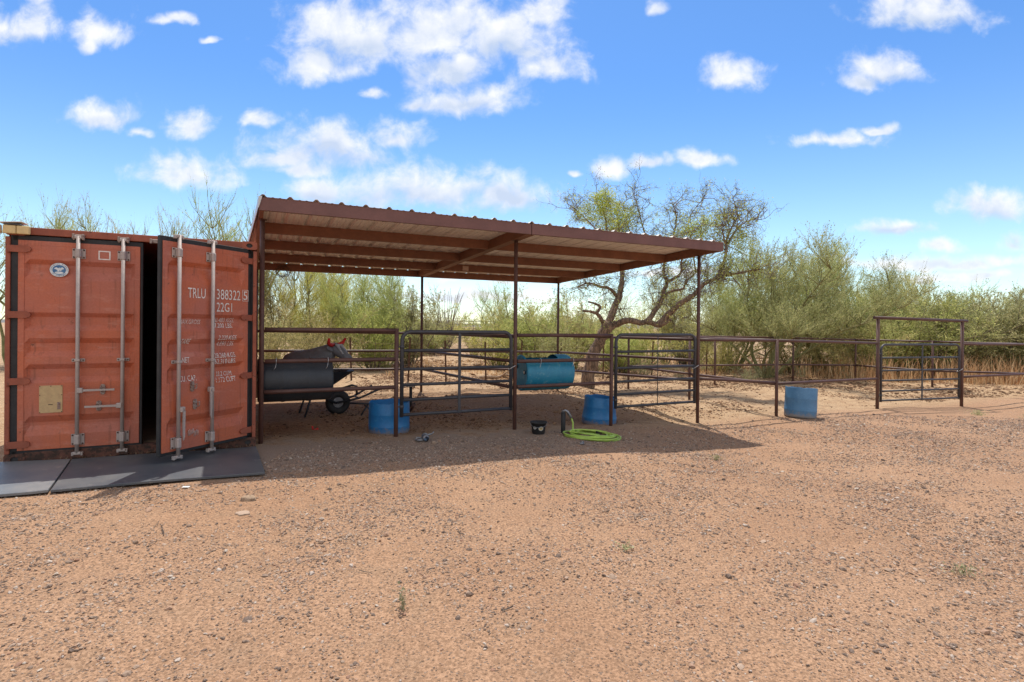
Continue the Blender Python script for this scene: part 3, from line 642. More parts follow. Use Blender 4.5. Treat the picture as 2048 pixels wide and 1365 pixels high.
# ---------------- mats in front of the container
def unproj(px, py, z=0.0):
    u, v = px_dir(px, py); dep = (z-H_CAM)/v; return (u*dep, dep)
def slab(name, pts, z, th, mat, label, cat='mat'):
    n = len(pts); cx = sum(p[0] for p in pts)/n; cy = sum(p[1] for p in pts)/n; L = []
    for i in range(n):      # subdivide edges for slight waviness
        a, c = pts[i], pts[(i+1) % n]; k = max(1, int(math.hypot(c[0]-a[0], c[1]-a[1])/.15))
        for j in range(k): L.append((a[0]+(c[0]-a[0])*j/k, a[1]+(c[1]-a[1])*j/k))
    n = len(L); b = MB(); zz = lambda p: z+.006*math.sin(p[0]*3.1)*math.cos(p[1]*2.3)
    vs = []
    for ins, dz in ((0, 0), (0, th-.004), (.006, th)):
        for p in L:
            q = (p[0]+(cx-p[0])*ins, p[1]+(cy-p[1])*ins); vs.append((q[0], q[1], zz(q)+dz))
    fs = [(r*n+i, r*n+(i+1) % n, (r+1)*n+(i+1) % n, (r+1)*n+i) for r in range(2) for i in range(n)]
    # fan of grid rows for the top
    rings = 6
    for r in range(1, rings+1):
        for p in L:
            f = .006+(1-.006)*r/rings*.999; q = (p[0]+(cx-p[0])*f, p[1]+(cy-p[1])*f); vs.append((q[0], q[1], zz(q)+th))
    fs += [((2+r)*n+i, (2+r)*n+(i+1) % n, (3+r)*n+(i+1) % n, (3+r)*n+i) for r in range(rings) for i in range(n)]
    b.add(vs, fs); return tag(b.build(name, mat), label, cat)
mzz = .015
slab('rubber_mat', [unproj(143, 925), unproj(512, 899), unproj(529.5, 951), unproj(280, 973), unproj(100, 989)], mzz, .022, M['mat_dark'], 'dusty black rubber mat lying below the open container door')
p1_, p2_ = unproj(140.5, 925.5), unproj(98, 989)
slab('rubber_mat', [unproj(-260, 946), p1_, (p2_[0]-.012, p2_[1]), unproj(60, 993), unproj(-260, 1022)], mzz+.002, .024, M['mat_grey'], 'paler grey stall mat at the left end of the container')
# ------------------------------------------------------------------ shelter
E1 = Vector((math.cos(TH), math.sin(TH), 0)); E2 = Vector((-math.sin(TH), math.cos(TH), 0)); RO = Vector((-3.057, 6.603, 0))
def shw(x, y): p = RO+E1*x+E2*y; return p.x, p.y
SH = thing('horse_shelter', 'open brown steel pipe shelter with a corrugated metal roof over two pens', 'shelter', tuple(RO), TH)
RL, RD = 7.611, 5.917; BZ = 2.918; dz = lambda x, y: BZ+.0023*x-.0315*y     # underside of the frame
BH = .155
def chan(b, p, q, side, mi=0, h=BH, fl=.055, t=.006, box=False):
    """C channel from p to q (local x,y of its web), flanges toward side"""
    P_, Q_ = Vector((*p, dz(*p))), Vector((*q, dz(*q))); d = (Q_-P_).normalized(); s = Vector((*side, 0))
    def bar(o0, o1, z0, z1):
        vs = [A+s*o+Vector((0, 0, z)) for A in (P_, Q_) for o, z in ((o0, z0), (o1, z0), (o1, z1), (o0, z1))]
        b.add(vs, [(0,1,2,3),(7,6,5,4),(0,4,5,1),(1,5,6,2),(2,6,7,3),(3,7,4,0)], mi)
    bar(0, t, 0, h)
    bar(t, fl, 0, t); bar(t, fl, h-t, h)
    if box: bar(fl-t, fl, t, h-t)
    else: bar(fl-t, fl, t, .018)
b = MB(); chan(b, (0, 0), (3.70, 0), (0, 1)); b.build('fascia', M['steel'], SH)
b = MB(); chan(b, (3.712, 0), (RL, 0), (0, 1)); b.build('fascia', M['steel'], SH)
for k in range(1, 4):
    y = RD*k/4
    for x0, x1 in ((.06, 3.64), (3.78, RL-.06)):
        b = MB(); chan(b, (x0, y), (x1, y), (0, 1)); b.build('purlin', M['steel2'], SH)
for x0, x1 in ((0, 3.70), (3.72, RL)):
    b = MB(); chan(b, (x0, RD-.06), (x1, RD-.06), (0, 1)); b.build('purlin', M['steel2'], SH)
for x, s in ((0.0, 1), (RL, -1)):
    b = MB(); chan(b, (x, .062), (x, RD-.066), (s, 0), box=True); b.build('rafter', M['steel2'], SH)
b = MB(); chan(b, (3.645, .062), (3.645, RD-.066), (1, 0), box=True, fl=.066); chan(b, (3.714, .062), (3.714, RD-.066), (1, 0), box=True, fl=.066); b.build('rafter', M['steel2'], SH)
# corrugated sheets: trapezoid ribs every 0.305 m, two minor swages between
b = MB(); pts = []; x = -.02
rib = .305
x = 0.0
while x < RL+.02:
    pts += [(x, 0), (x+.03, .030), (x+.055, .030), (x+.085, 0), (x+.135, 0), (x+.145, .005), (x+.160, .005), (x+.17, 0), (x+.215, 0), (x+.225, .005), (x+.24, .005), (x+.25, 0)]; x += rib
pts = [p for p in pts if p[0] <= RL+.03]
n = len(pts); vs = []
for yv in (-.015, RD*.5, RD+.05):
    for px_, pz in pts:
        xx = px_ if px_ > .3 else px_-.22*max(0, yv/RD)*(1-px_/.3); vs.append((xx, yv, dz(xx, yv)+BH+.004+pz))
k_ = len(vs); vs += [(v[0], v[1], v[2]-.0015) for v in vs]
fs = [(r*n+i, r*n+i+1, (r+1)*n+i+1, (r+1)*n+i) for r in range(2) for i in range(n-1)]
fs += [tuple(k_+i for i in f)[::-1] for f in fs]
fs += [(i, k_+i, k_+i+1, i+1) for i in range(n-1)]+[(2*n+i, 2*n+i+1, k_+2*n+i+1, k_+2*n+i) for i in range(n-1)]
b.add(vs, fs); b.build('roof_sheet', M['tin'], SH)
b = MB(); q = MB()      # edge trim on the left rake
vs = []
for yv, off in ((-.02, -.005), (RD+.05, -.235)):
    z = dz(0, yv)+BH; vs += [(off, yv, z+.008), (off-.006, yv, z-.13+.05*(yv > 1)), (off+.002, yv, z-.13+.05*(yv > 1)), (off+.04, yv, z+.012)]
b.add(vs, [(0,1,5,4),(1,2,6,5),(2,3,7,6),(3,0,4,7),(0,1,2,3),(4,5,6,7)]); b.build('rake_trim', M['trim'], SH)
PR = .031
def post(parent, lx, ly, gz, top, r=PR, mat='pipe_post', name='post', bracket=False):
    b = MB(); b.tube([(lx, ly, gz-.25), (lx, ly, top)], r, 14)
    if bracket: b.bevbox(lx-.055, lx+.055, ly-.06, ly+.06, top-.001, top+.006, .002)
    return b.build(name, M[mat], parent)
for lx in (.05, 3.711, RL-.05):
    for ly in (.54, 5.75):
        X_, Y_ = shw(lx, ly); post(SH, lx, ly, g1(X_, Y_), dz(lx, ly)-.006, bracket=True)
b = MB(); b.box(-.003+0, .056, .43, .65, -.0, .001); 
b = MB(); xx, yv = 4.34, RD*.75; b.bevbox(xx-.07, xx+.07, yv-.006, yv-.001, dz(xx, yv)+.02, dz(xx, yv)+.125, .001); b.build('notice_card', M['note'], SH)
# tangled rusty wire hanging on the rear beam
b = MB(); random.seed(9)
for k in range(9):
    r = .10+.05*random.random(); c0 = (random.uniform(-.03, .03), random.uniform(-.02, .02), random.uniform(-.03, .03)); tl = random.uniform(-.5, .5)
    pts = [(c0[0]+r*math.cos(a)+.02*math.sin(3*a+k), c0[1]+.03*math.sin(a*2+k)+tl*.05*math.cos(a), c0[2]+r*1.0*math.sin(a)) for a in [2*math.pi*i/22 for i in range(23)]]
    b.tube(pts, .0035, 5, cap=False)
for k in range(6): a = random.uniform(0, 6.28); b.tube([(0,0,.05), (.15*math.cos(a), .02, .15*math.sin(a)+.08), (.2*math.cos(a+.4), 0, .2*math.sin(a+.4)+.05)], .003, 4)
wx, wy = shw(.56, RD-.12); o = b.build('wire_coil', M['wire']); o.location = (wx, wy, dz(.5, RD)-.02); o.rotation_euler = (0, 0, TH); tag(o, 'tangled rusty wire coil hanging on the rear roof beam', 'wire')
# ------------------------------------------------------------------ pipe fences
def rail(parent, p, q, r=.029, mat='pipe', name='rail', sag=0):
    b = MB(); p, q = Vector(p), Vector(q); k = 5
    b.tube([p.lerp(q, i/k)+Vector((0, 0, -sag*math.sin(math.pi*i/k))) for i in range(k+1)], r, 12); return b.build(name, M[mat], parent)
def fence(label, pts, zs, posts, name='pipe_fence', cat='fence', r=.029, group=None, post_r=.031, hs=None, tops=None):
    """pts: world xy; zs: list of absolute rail heights per point"""
    o = pts[0]; F = thing(name, label, cat, (o[0], o[1], 0), group=group); L = [(p[0]-o[0], p[1]-o[1]) for p in pts]
    for i in range(len(L)-1):
        d = Vector((L[i+1][0]-L[i][0], L[i+1][1]-L[i][1])); ln = d.length; d /= ln
        for za, zb in zip(zs[i], zs[i+1]): rail(F, (L[i][0], L[i][1], za), (L[i+1][0], L[i+1][1], zb), r)
    for i, p in enumerate(pts):
        if posts[i]: post(F, L[i][0], L[i][1], g1(*p), (tops[i] if tops else zs[i][0]+.028), post_r)
    return F
S = shw
zl = (1.472, 1.058, .657); zr = (1.405, .99, .585)
fence('brown pipe rail section with the black drum hanging behind it', [S(.085, .54), S(1.815, .54)], [zl, zl], [0, 1], name='rail_panel')
fence('brown pipe rail section with the turquoise drum hanging behind it', [S(3.745, .54), S(5.57, .54)], [zr, zr], [0, 1], name='rail_panel')
fence('pipe partition fence dividing the two pens under the roof', [S(3.711, .57), S(3.711, 5.71)], [(1.38, .99, .57), (1.37, .93, .49)], [0, 0])
fence('pipe fence closing the right side of the shelter', [S(RL-.05, .57), S(RL-.05, 5.71)], [(1.33, .93, .55), (1.30, .86, .38)], [0, 0])
fence('pipe fence along the back of the left pen under the roof', [S(.08, 5.75), S(3.68, 5.75)], [(1.40, .97, .55), (1.36, .93, .49)], [0, 0])
fence('pipe fence along the back of the pen behind the turquoise drum', [S(3.74, 5.75), S(RL-.08, 5.75)], [(1.36, .93, .49), (1.30, .86, .38)], [0, 0])
def six_bar_gate(label, p, q, hs, stile='tube', r=.0265, corner=.13, name='gate', zoff=0, hingeside=0, group='six bar grey pipe gates'):
    """p,q world xy of the two uprights; hs six absolute bar heights, top first"""
    p = Vector((*p, 0)); q = Vector((*q, 0)); d = (q-p); L = d.length; a = math.atan2(d.y, d.x)
    G_ = thing(name, label, 'gate', tuple(p), a, group)
    b = MB(); top, bot = hs[0], hs[-1]; pts = [(0, 0, bot-.03), (0, 0, top-corner)]
    for k in range(1, 8): th = math.pi/2*k/8; pts.append((corner*(1-math.cos(th)), 0, top-corner+corner*math.sin(th)))
    pts += [(corner, 0, top), (L-corner, 0, top)]
    for k in range(1, 8): th = math.pi/2*k/8; pts.append((L-corner+corner*math.sin(th), 0, top-corner+corner*math.cos(th)))
    pts += [(L, 0, top-corner), (L, 0, bot-.03)]
    b.tube(pts, r+.002, 12); b.build('frame', M['gate'], G_)
    for h in hs[1:]: b = MB(); b.tube([(.018, 0, h), (L-.018, 0, h)], r*.88, 12); b.build('bar', M['gate'], G_)
    b = MB()
    if stile == 'tube': b.bevbox(L/2-.022, L/2+.022, -.034, -.02, bot-.02, top-.02, .003)
    elif stile == 'rod': b.tube([(L*.5, -.024, bot-.02), (L*.5, -.024, top)], .007, 8)
    b.build('stile', M['gate'], G_)
    for hz in (top-.22, bot+.12):
        b = MB(); x = 0; s = -1
        b.tube([(x, 0, hz), (x-.06, 0, hz)], .009, 8); b.tube([(x, 0, hz-.022), (x, 0, hz+.022)], r+.007, 12); b.build('hinge', M['gate'], G_)
    b = MB(); hz = hs[2]+.02     # latch chain
    pts = []
    for k in range(25):
        th = k/24*2*math.pi; pts.append((L+.02+.06*math.cos(th), .05*math.sin(th), hz-.04+.03*math.cos(th*1.0)-.02*math.sin(th)))
    b.tube(pts, .006, 6, cap=False); b.build('latch_chain', M['wirebright'], G_); return G_
six_bar_gate('wide dark grey gate in the left pen front between the blue tub and centre post', S(1.895, .54), S(3.64, .54), (1.452, 1.18, .91, .685, .465, .25))
six_bar_gate('dark grey gate of the middle pen beside the right roof post', S(5.665, .54), S(7.48, .54), (1.417, 1.12, .834, .598, .375, .16), stile='rod')
# outer corral
A = (5.28, 10.92); Bp = (8.41, 12.60); Cp = (10.97, 13.36); A0 = (3.42, 16.05); Ecor = (13.75, 14.55)
S3 = S(RL-.05, .54)
fence('side fence of the outer corral running back from its corner post', [A, (4.35, 13.4), A0], [(1.315, .445), (1.32, .43), (1.33, .42)], [0, 1, 0])
fence('front corral fence with the faded blue tub standing beside its corner post', [A, Bp], [(1.315, .455), (1.24, .425)], [1, 0], tops=[1.345, 0])
fence('front rails running from the right roof post to the corral corner', [S(RL-.02, .56), (A[0]-.03, A[1])], [(1.325, .59), (1.315, .475)], [0, 0])
fence('far corral fence in front of the shrubs and golden grass', [A0, (6.45, 17.4), (9.7, 18.9), (12.1, 19.3), (13.2, 17.2), Ecor], [(1.30, .42), (1.29, .38), (1.25, .33), (1.20, .30), (1.20, .28), (1.20, .42)], [1, 1, 1, 1, 1, 1])
fence('short corral fence to the right of the tall gate frame', [Cp, Ecor], [(1.215, .42), (1.20, .42)], [0, 0])
# tall gate frame
dB = Vector((Cp[0]-Bp[0], Cp[1]-Bp[1], 0)); LB = dB.length; aB = math.atan2(dB.y, dB.x)
GF = thing('corral_archway', 'tall brown pipe goalpost arch around the right corral gate', 'archway', (*Bp, 0), aB)
post(GF, 0, 0, g1(*Bp), 1.80, .036); post(GF, LB, 0, g1(*Cp), 1.76, .036)
b = MB(); b.tube([(-.12, 0, 1.828), (LB+.16, 0, 1.782)], .036, 14); b.build('crossbar', M['pipe'], GF)
un = dB/LB; six_bar_gate('dark grey gate hung inside the tall brown pipe frame', (Bp[0]+un.x*.10, Bp[1]+un.y*.10), (Cp[0]-un.x*.09, Cp[1]-un.y*.09), (1.205, .90, .607, .374, .134, -.085), stile='tube', r=.024)
# rails glimpsed left of the container
fence('tall rusty pipe rails glimpsed at the left edge behind the container', [(-9.0, 7.3), (-7.55, 8.0)], [(2.5, 2.25, 1.56, .9), (2.5, 2.25, 1.56, .9)], [1, 1], name='pipe_rack', cat='rack')
# wire fence on T posts behind the pens
tp = [(-6.6, 14.6), (-4.55, 15.6), (-2.95, 15.6), (-1.85, 15.5), (-.75, 16.2), (.27, 17.3), (1.6, 18.2), (3.2, 19.2), (5.2, 20.4), (7.6, 21.4), (10.3, 22.3)]
WF = thing('wire_fence', 'wire fence on thin rusty T posts behind the shelter', 'fence', (0, 0, 0)); random.seed(4); tops = []
for x, y in tp:
    gz = g1(x, y); lx, ly = random.uniform(-.06, .06), random.uniform(-.05, .05); tops.append((x, y, gz, lx, ly)); b = MB(); hh = 1.22+random.uniform(-.05, .1)
    for w_, d_ in ((.024, .006), (.006, .026)):
        vs = [(x+a_*w_+(lx if k else 0), y+c_*d_+(ly if k else 0), gz+(-.2 if not k else hh)) for k in (0, 1) for a_, c_ in ((-1,-1),(1,-1),(1,1),(-1,1))]
        b.add(vs, [(0,1,2,3),(7,6,5,4),(0,1,5,4),(1,2,6,5),(2,3,7,6),(3,0,4,7)])
    b.build('post', M['tpost'], WF)
b = MB()
for i in range(len(tops)-1):
    for h in (.2, .5, .8, 1.1):
        p = tops[i]; q = tops[i+1]; P_ = Vector((p[0]+p[3]*h, p[1]+p[4]*h-.02, p[2]+h)); Q_ = Vector((q[0]+q[3]*h, q[1]+q[4]*h-.02, q[2]+h))
        b.tube([P_.lerp(Q_, k/6)-Vector((0, 0, .03*math.sin(math.pi*k/6)*random.random())) for k in range(7)], .003, 4, cap=False)
b.build('wire', M['wire'], WF)
# pale H brace beyond the corral and panels far down the track
fence('pale weathered pipe brace standing in the brush beyond the corral', [(13.6, 23.2), (15.3, 22.9)], [(.86,), (.84,)], [1, 1], name='fence_brace', cat='brace', r=.035)
FP = thing('pipe_corral', 'distant pipe corral panels at the end of the sandy track', 'corral', (-3.9, 46, 0))
for k in range(5):
    b = MB(); x = -1.6+k*1.1; b.tube([(x, k*.3, -.3), (x, k*.3, 2.05)], .035, 8); b.build('post', M['pipe'], FP)
for h in (.6, 1.0, 1.35, 1.7, 2.0): b = MB(); b.tube([(-1.6, 0, h), (2.8, 1.2, h)], .028, 8); b.build('rail', M['gate'], FP)
# ------------------------------------------------------------------ drums, tubs, bucket
def drum_prof(r, h, hoops=True):
    L = [(r*.55, 0), (r-.03, .0), (r-.008, .012), (r, .035)]
    return L
def tub(label, x, y, r, h, mat, tilt=(0, 0), taper=1.0, wob=0.0, group='cut down blue plastic drums', rot=0):
    gz = g1(x, y); T_ = thing('barrel_tub', label, 'tub', (x, y, gz-.006), rot, group); T_.rotation_euler = (tilt[0], tilt[1], rot)
    b = MB(); n = 48; rings = [(r*.93*taper, 0), (r*.985*taper, .012), (r*taper, .035), (r*taper, h*.22), (r*taper+.0025, h*.235), (r*taper+.0025, h*.255), (r*taper, h*.27), (r, h*.62), (r+.002, h*.635), (r, h*.65), (r*.99, h-.005), (r*.985, h), (r*.965, h), (r*.965, h-.01), (r*.96*taper, .03), (0.001, .028)]
    vs = []
    for i, (rr, z) in enumerate(rings):
        for k in range(n):
            a = 2*math.pi*k/n; e = 1+wob*math.cos(2*a+.6)*(z/h); jag = (.006*math.sin(5*a)+.004*math.sin(11*a+1)) if 10 <= i <= 13 else 0
            vs.append((rr*math.cos(a)*e, rr*math.sin(a)/e, z+jag))
    fs = [(i*n+k, i*n+(k+1) % n, (i+1)*n+(k+1) % n, (i+1)*n+k) for i in range(len(rings)-1) for k in range(n)]
    fs.append(tuple(range(n))[::-1]); b.add(vs, fs, 0, True); b.build('shell', M[mat], T_)
    return T_
tub('bright blue cut drum tub behind the end post of the left rails', -1.86, 8.36, .305, .47, 'blue')
tub('blue cut drum tub with a flared base behind the middle end post', 1.60, 10.0, .285, .50, 'blue', taper=1.09, tilt=(0, R(2.5)))
tub('faded blue leaning cut drum tub in the open corral', 5.72, 10.86, .283, .585, 'blue_faded', tilt=(R(-3), R(4)), wob=.05, taper=1.02)
def hung_drum(label, sx0, sy, zc, L, r, mat, name, tie, capmat):
    """drum lying along the rails with a feed opening cut in its upper side"""
    X_, Y_ = shw(sx0, sy); D = thing(name, label, 'drum', (X_, Y_, zc), TH)
    b = MB(); n = 48; prof_ = [(r*.80, .012), (r*.90, .0), (r*.965, .004), (r, .03), (r, L*.3), (r+.006, L*.32), (r+.006, L*.345), (r, L*.365), (r, L*.635), (r+.006, L*.655), (r+.006, L*.68), (r, L*.70), (r, L-.03), (r*.965, L-.004), (r*.90, L)]
    def pt(rr, x, k): a = 2*math.pi*k/n; return (x, rr*math.cos(a), rr*math.sin(a))
    vs = [pt(rr, x, k) for rr, x in prof_ for k in range(n)]; fs = []
    for i in range(len(prof_)-1):
        for k in range(n):
            a = 360*(k+.5)/n; open_ = 3 <= i <= 10 and 52 < a < 128
            if not open_: fs.append((i*n+k, i*n+(k+1) % n, (i+1)*n+(k+1) % n, (i+1)*n+k))
    b.add(vs, fs, 0, True)
    b.add([pt(r*.80, .012, k) for k in range(n)], [tuple(range(n))]); b.add([pt(r*.90, L, k) for k in range(n)], [tuple(range(n))])
    b.build('shell', M[mat], D)
    q = MB()
    for yb, zb in ((-.17, .02), (.12, .1)):
        q.tube([(.012, yb, zb), (-.004, yb, zb)], .034, 16); q.tube([(-.004, yb, zb), (-.008, yb, zb)], .022, 12, mi=1)
    q.build('bung', [M[capmat], M['whiteplastic']], D)
    if tie:
        for tx in (.20*L/.88, .80*L/.88):
            q = MB(); ry = -(sy-.54); rz = (.99 if zc < .78 else 1.058)-zc
            q.tube([(tx, ry+.04*math.sin(a)*1.0, rz+.042*math.cos(a)+(.0)) for a in [2*math.pi*i/14 for i in range(15)]], .004, 5, cap=False)
            q.tube([(tx, ry-.03, rz-.03), (tx-.01, ry-.035, rz-.08), (tx-.03, ry-.03, rz-.11)], .003, 5); q.build('tie_wire', M['wirebright'], D)
    return D
hung_drum('turquoise plastic drum feeder wired sideways behind the middle rails', 3.96, .875, .775, .90, .30, 'blue_drum', 'hanging_drum', True, 'black')
hung_drum('black plastic drum feeder hung sideways behind the left rails', .01, .875, .785, .95, .30, 'black', 'hanging_drum', True, 'black2')
# bucket
BK = thing('bucket', 'small black rubber bucket with two round stickers by the centre post', 'bucket', (.425, 8.50, g1(.425, 8.5)-.003)); BK.scale = (1, 1, .88)
b = MB(); b.lathe([(.001, .0), (.092, 0), (.098, .008), (.118, .19), (.134, .195), (.134, .208), (.122, .21), (.094, .014), (.001, .012)], 36); b.build('shell', M['black2'], BK)
b = MB(); b.tube([(.13*math.cos(a), .13*math.sin(a)-.02*abs(math.sin(a)), .19-.05*abs(math.sin(a))*1.2) for a in [math.pi*(1+i/12) for i in range(13)]], .004, 6); b.build('handle', M['greymetal'], BK)
def sticker(az, z, r, inner):
    b = MB(); n = 20
    for rr, off, mi in ((r, .0025, 0), (r*.78, .0035, 1)):
        vs = []
        for k in range(n):
            a = 2*math.pi*k/n; da = rr*math.cos(a)/.11; zz = z+rr*.95*math.sin(a); R_ = .098+.020*(zz-.008)/.182+off; vs.append((R_*math.cos(az+da), R_*math.sin(az+da), zz))
        b.add(vs, [tuple(range(n))], mi)
    for k in range(4):
        da = (-.5+k/3)*r*.9/.11; R_ = .098+.020*(z-.008)/.182+.0045
        b.add([(R_*math.cos(az+da+s*.025), R_*math.sin(az+da+s*.025), z+q) for s, q in ((-1, -.009), (1, -.009), (.4, .009), (-.6, .009))], [(0,1,2,3)], 2)
    b.build('sticker', [M['whiteplastic'], M[inner], M['black2']], BK)
sticker(R(-124), .115, .026, 'whiteplastic'); sticker(R(-72), .105, .038, 'cream')
# standpipe and lime hose
sxp, syp = .815, 8.58; sg = g1(sxp, syp)
ST = thing('water_standpipe', 'short black capped water pipe feeding the lime green hose', 'standpipe', (sxp, syp, sg))
b = MB(); b.tube([(0,0,-.1), (0,0,.33)], .036, 14); b.build('pipe', M['black2'], ST)
b = MB(); b.tube([(0, 0, .33), (0, 0, .352), (.03, -.005, .365), (.065, -.01, .345), (.125, -.02, .245)], [.018, .018, .019, .021, .021], 10); b.tube([(-.028, 0, .35), (.028, 0, .358)], .009, 8); b.build('spigot', M['greymetal'], ST)
random.seed(12); hp = [(sxp+.125, syp-.02, sg+.245), (sxp+.15, syp-.03, sg+.17), (sxp+.145, syp-.05, sg+.08), (sxp+.17, syp-.12, sg+.035), (sxp+.26, syp-.27, sg+.012)]
cx_, cy_ = 1.245, 8.40; turns = 6; NP = turns*36
for i in range(NP):
    a = math.pi*1.05+2*math.pi*i/36; tr = i/36; r = [.43,.33,.40,.27,.37,.22,.3][int(tr)]*(1-(tr % 1))+[.33,.40,.27,.37,.22,.3,.3][int(tr)]*(tr % 1)
    ox, oy = .05*math.sin(tr*1.9), .045*math.cos(tr*2.7)
    x = cx_+ox+r*1.03*math.cos(a); y = cy_+oy+r*.86*math.sin(a); hp.append((x, y, None, .012+.009*tr+.012*max(0, math.sin(a*1.0+tr*2))+.006*math.sin(a*2+tr)))
P3 = [(p[0], p[1], (g1(p[0], p[1])+p[3]) if p[2] is None else p[2]) for p in hp]
P3 += [(cx_+.1, cy_-.05, g1(cx_+.1, cy_-.05)+.05), (cx_-.02, cy_+.08, g1(cx_, cy_+.08)+.03)]
o3 = P3[6]; b = MB(); b.tube([(p[0]-cx_, p[1]-cy_, p[2]) for p in P3], .0125, 8)
ho = b.build('garden_hose', M['hose']); ho.location = (cx_, cy_, 0); tag(ho, 'lime green garden hose coiled on the dirt beside the black water pipe', 'hose')
HC = MB(); HC.tube([(.08, .16, g1(cx_+.08, cy_+.16)+.055), (.17, .13, g1(cx_+.17, cy_+.13)+.055)], .02, 10); HC.build('coupling', M['black2'], ho)
# yard hydrant inside left pen
hx, hy = -2.02, 11.0; HG = g1(hx, hy); HY = thing('yard_hydrant', 'dark yard hydrant with a pale cap seen through the left gate', 'hydrant', (hx, hy, HG))
b = MB(); b.tube([(0,0,-.1), (0,0,.42)], .03, 10); b.tube([(0,0,.05), (.09,-.05,.08)], .03, 8); b.build('pipe', M['black2'], HY)
b = MB(); b.bevbox(-.10, .08, -.04, .04, .42, .49, .015); b.tube([(-.1,0,.46), (-.17,0,.40), (-.18,0,.36)], .016, 8); b.build('head', M['whiteplastic'], HY)
b = MB(); gx_, gy_ = -1.93, 10.7; b.tube([(0,0,.02), (.10,-.25,.16), (.20,-.5,.02)][:2], .03, 8); o = b.build('scrap_pipe', M['pipe']); o.location = (gx_, gy_-.2, g1(gx_, gy_)); tag(o, 'short rusty pipe end leaning beside the yard hydrant', 'pipe')
# ------------------------------------------------------------------ wheelbarrow, steer dummy
WBX, WBY = shw(1.36, 3.0); WB = thing('wheelbarrow', 'dark wheelbarrow with one fat tyre parked behind the black drum', 'wheelbarrow', (WBX, WBY, g1(WBX, WBY)), TH+R(4)); WB.scale = (1.12,)*3
def ring_(b, c, R0, r0, n=28, m_=10, mi=0, ax=0):
    vs = []
    for i in range(n):
        a = 2*math.pi*i/n
        for j in range(m_):
            q = 2*math.pi*j/m_; rr = R0+r0*math.cos(q); vs.append((c[0]+rr*math.cos(a), c[1]+r0*1.15*math.sin(q), c[2]+rr*math.sin(a)))
    b.add(vs, [(i*m_+j, ((i+1) % n)*m_+j, ((i+1) % n)*m_+(j+1) % m_, i*m_+(j+1) % m_) for i in range(n) for j in range(m_)], mi, True)
b = MB(); Wc = (.0, 0, .185); ring_(b, Wc, .135, .062); wh = b.build('wheel', M['black2'], WB); wh.rotation_euler = (0, 0, 0)
b = MB(); b.tube([(0, -.05, .185), (0, .05, .185)], .028, 12); b.tube([(0, -.034, .185), (0, .034, .185)], .085, 20); b.build('rim', M['greymetal'], wh)
b = MB()
for s in (-1, 1):
    b.tube([(-.05, s*.09, .185), (.30, s*.16, .25), (.62, s*.26, .40), (-.0+.95, s*.30, .50)][:3], .017, 8)
    b.tube([(-.05, s*.09, .185), (-.25, s*.18, .30), (-1.15, s*.30, .36)], .017, 8)
    b.tube([(-.45, s*.24, .32), (-.55, s*.26, .0)], .015, 8)
b.tube([(-.02, -.13, .185), (-.02, .13, .185)], .012, 8); b.tube([(.30, -.16, .25), (.30, .16, .25)], .014, 8)
b.tube([(.12, -.3, .20), (.45, -.34, .17), (.62, -.34, .13)], .015, 8); b.tube([(.40, -.33, .17), (.28, -.36, .0)], .014, 8); b.tube([(.34, -.33, .16), (.46, -.36, .06)], .012, 8)
b.tube([(.06, -.10, .42), (.2, -.1, .46), (.27, -.1, .44), (.28, -.1, .30)], .018, 10)
b.build('frame', M['black'], WB)
b = MB(); top = [(-1.05,-.33),(.10,-.30),(.22,-.18),(.22,.18),(.10,.30),(-1.05,.33)]; bt = [(-.85,-.2),(-.15,-.18),(-.1,-.1),(-.1,.1),(-.15,.18),(-.85,.2)]
vs = [(x, y, .70) for x, y in top]+[(x, y, .47) for x, y in bt]+[(x*.97, y*.95, .695) for x, y in top]+[(x*.97, y*.95, .49) for x, y in bt]; n = 6
b.add(vs, [(i, (i+1) % n, n+(i+1) % n, n+i) for i in range(n)]+[tuple(range(n, 2*n))]+[(2*n+i, 2*n+(i+1) % n, 3*n+(i+1) % n, 3*n+i) for i in range(n)]+[tuple(range(3*n, 4*n))]+[(i, (i+1) % n, 2*n+(i+1) % n, 2*n+i) for i in range(n)])
b.build('tray', M['black'], WB)
# roping dummy: plastic steer with red horn wraps
DX, DY = -3.66, 9.62; SD = thing('roping_dummy', 'grey plastic steer roping dummy with red wrapped horns behind the black drum', 'dummy', (DX, DY, g1(DX, DY)), R(-12)); SD.scale = (1.1,)*3
def loft(b, secs, n=20, mi=0):
    vs = []
    for (x, z, ry, rz) in secs:
        for k in range(n): a = 2*math.pi*k/n; vs.append((x, ry*math.cos(a), z+rz*math.sin(a)))
    b.add(vs, [(i*n+k, i*n+(k+1) % n, (i+1)*n+(k+1) % n, (i+1)*n+k) for i in range(len(secs)-1) for k in range(n)]+[tuple(range(n)), tuple(range((len(secs)-1)*n, len(secs)*n))], mi, True)
b = MB(); loft(b, [(-.32,.86,.05,.05),(-.28,.87,.13,.10),(-.12,.88,.17,.15),(.08,.89,.17,.16),(.25,.92,.16,.17),(.42,.97,.14,.17),(.52,1.03,.10,.13),(.57,1.06,.07,.09)]); b.build('body', M['steer'], SD)
b = MB(); hd = [(.50,1.06,.07,.07),(.55,1.07,.095,.10),(.62,1.04,.10,.105),(.70,.99,.075,.085),(.77,.945,.06,.065),(.82,.92,.055,.05),(.845,.91,.035,.03)]; loft(b, hd)
for s in (-1, 1): b.add([(.56, s*.09, 1.09), (.53, s*.20, 1.12), (.55, s*.22, 1.07), (.58, s*.10, 1.03)], [(0,1,2,3)])
hdo = b.build('head', M['steer'], SD)
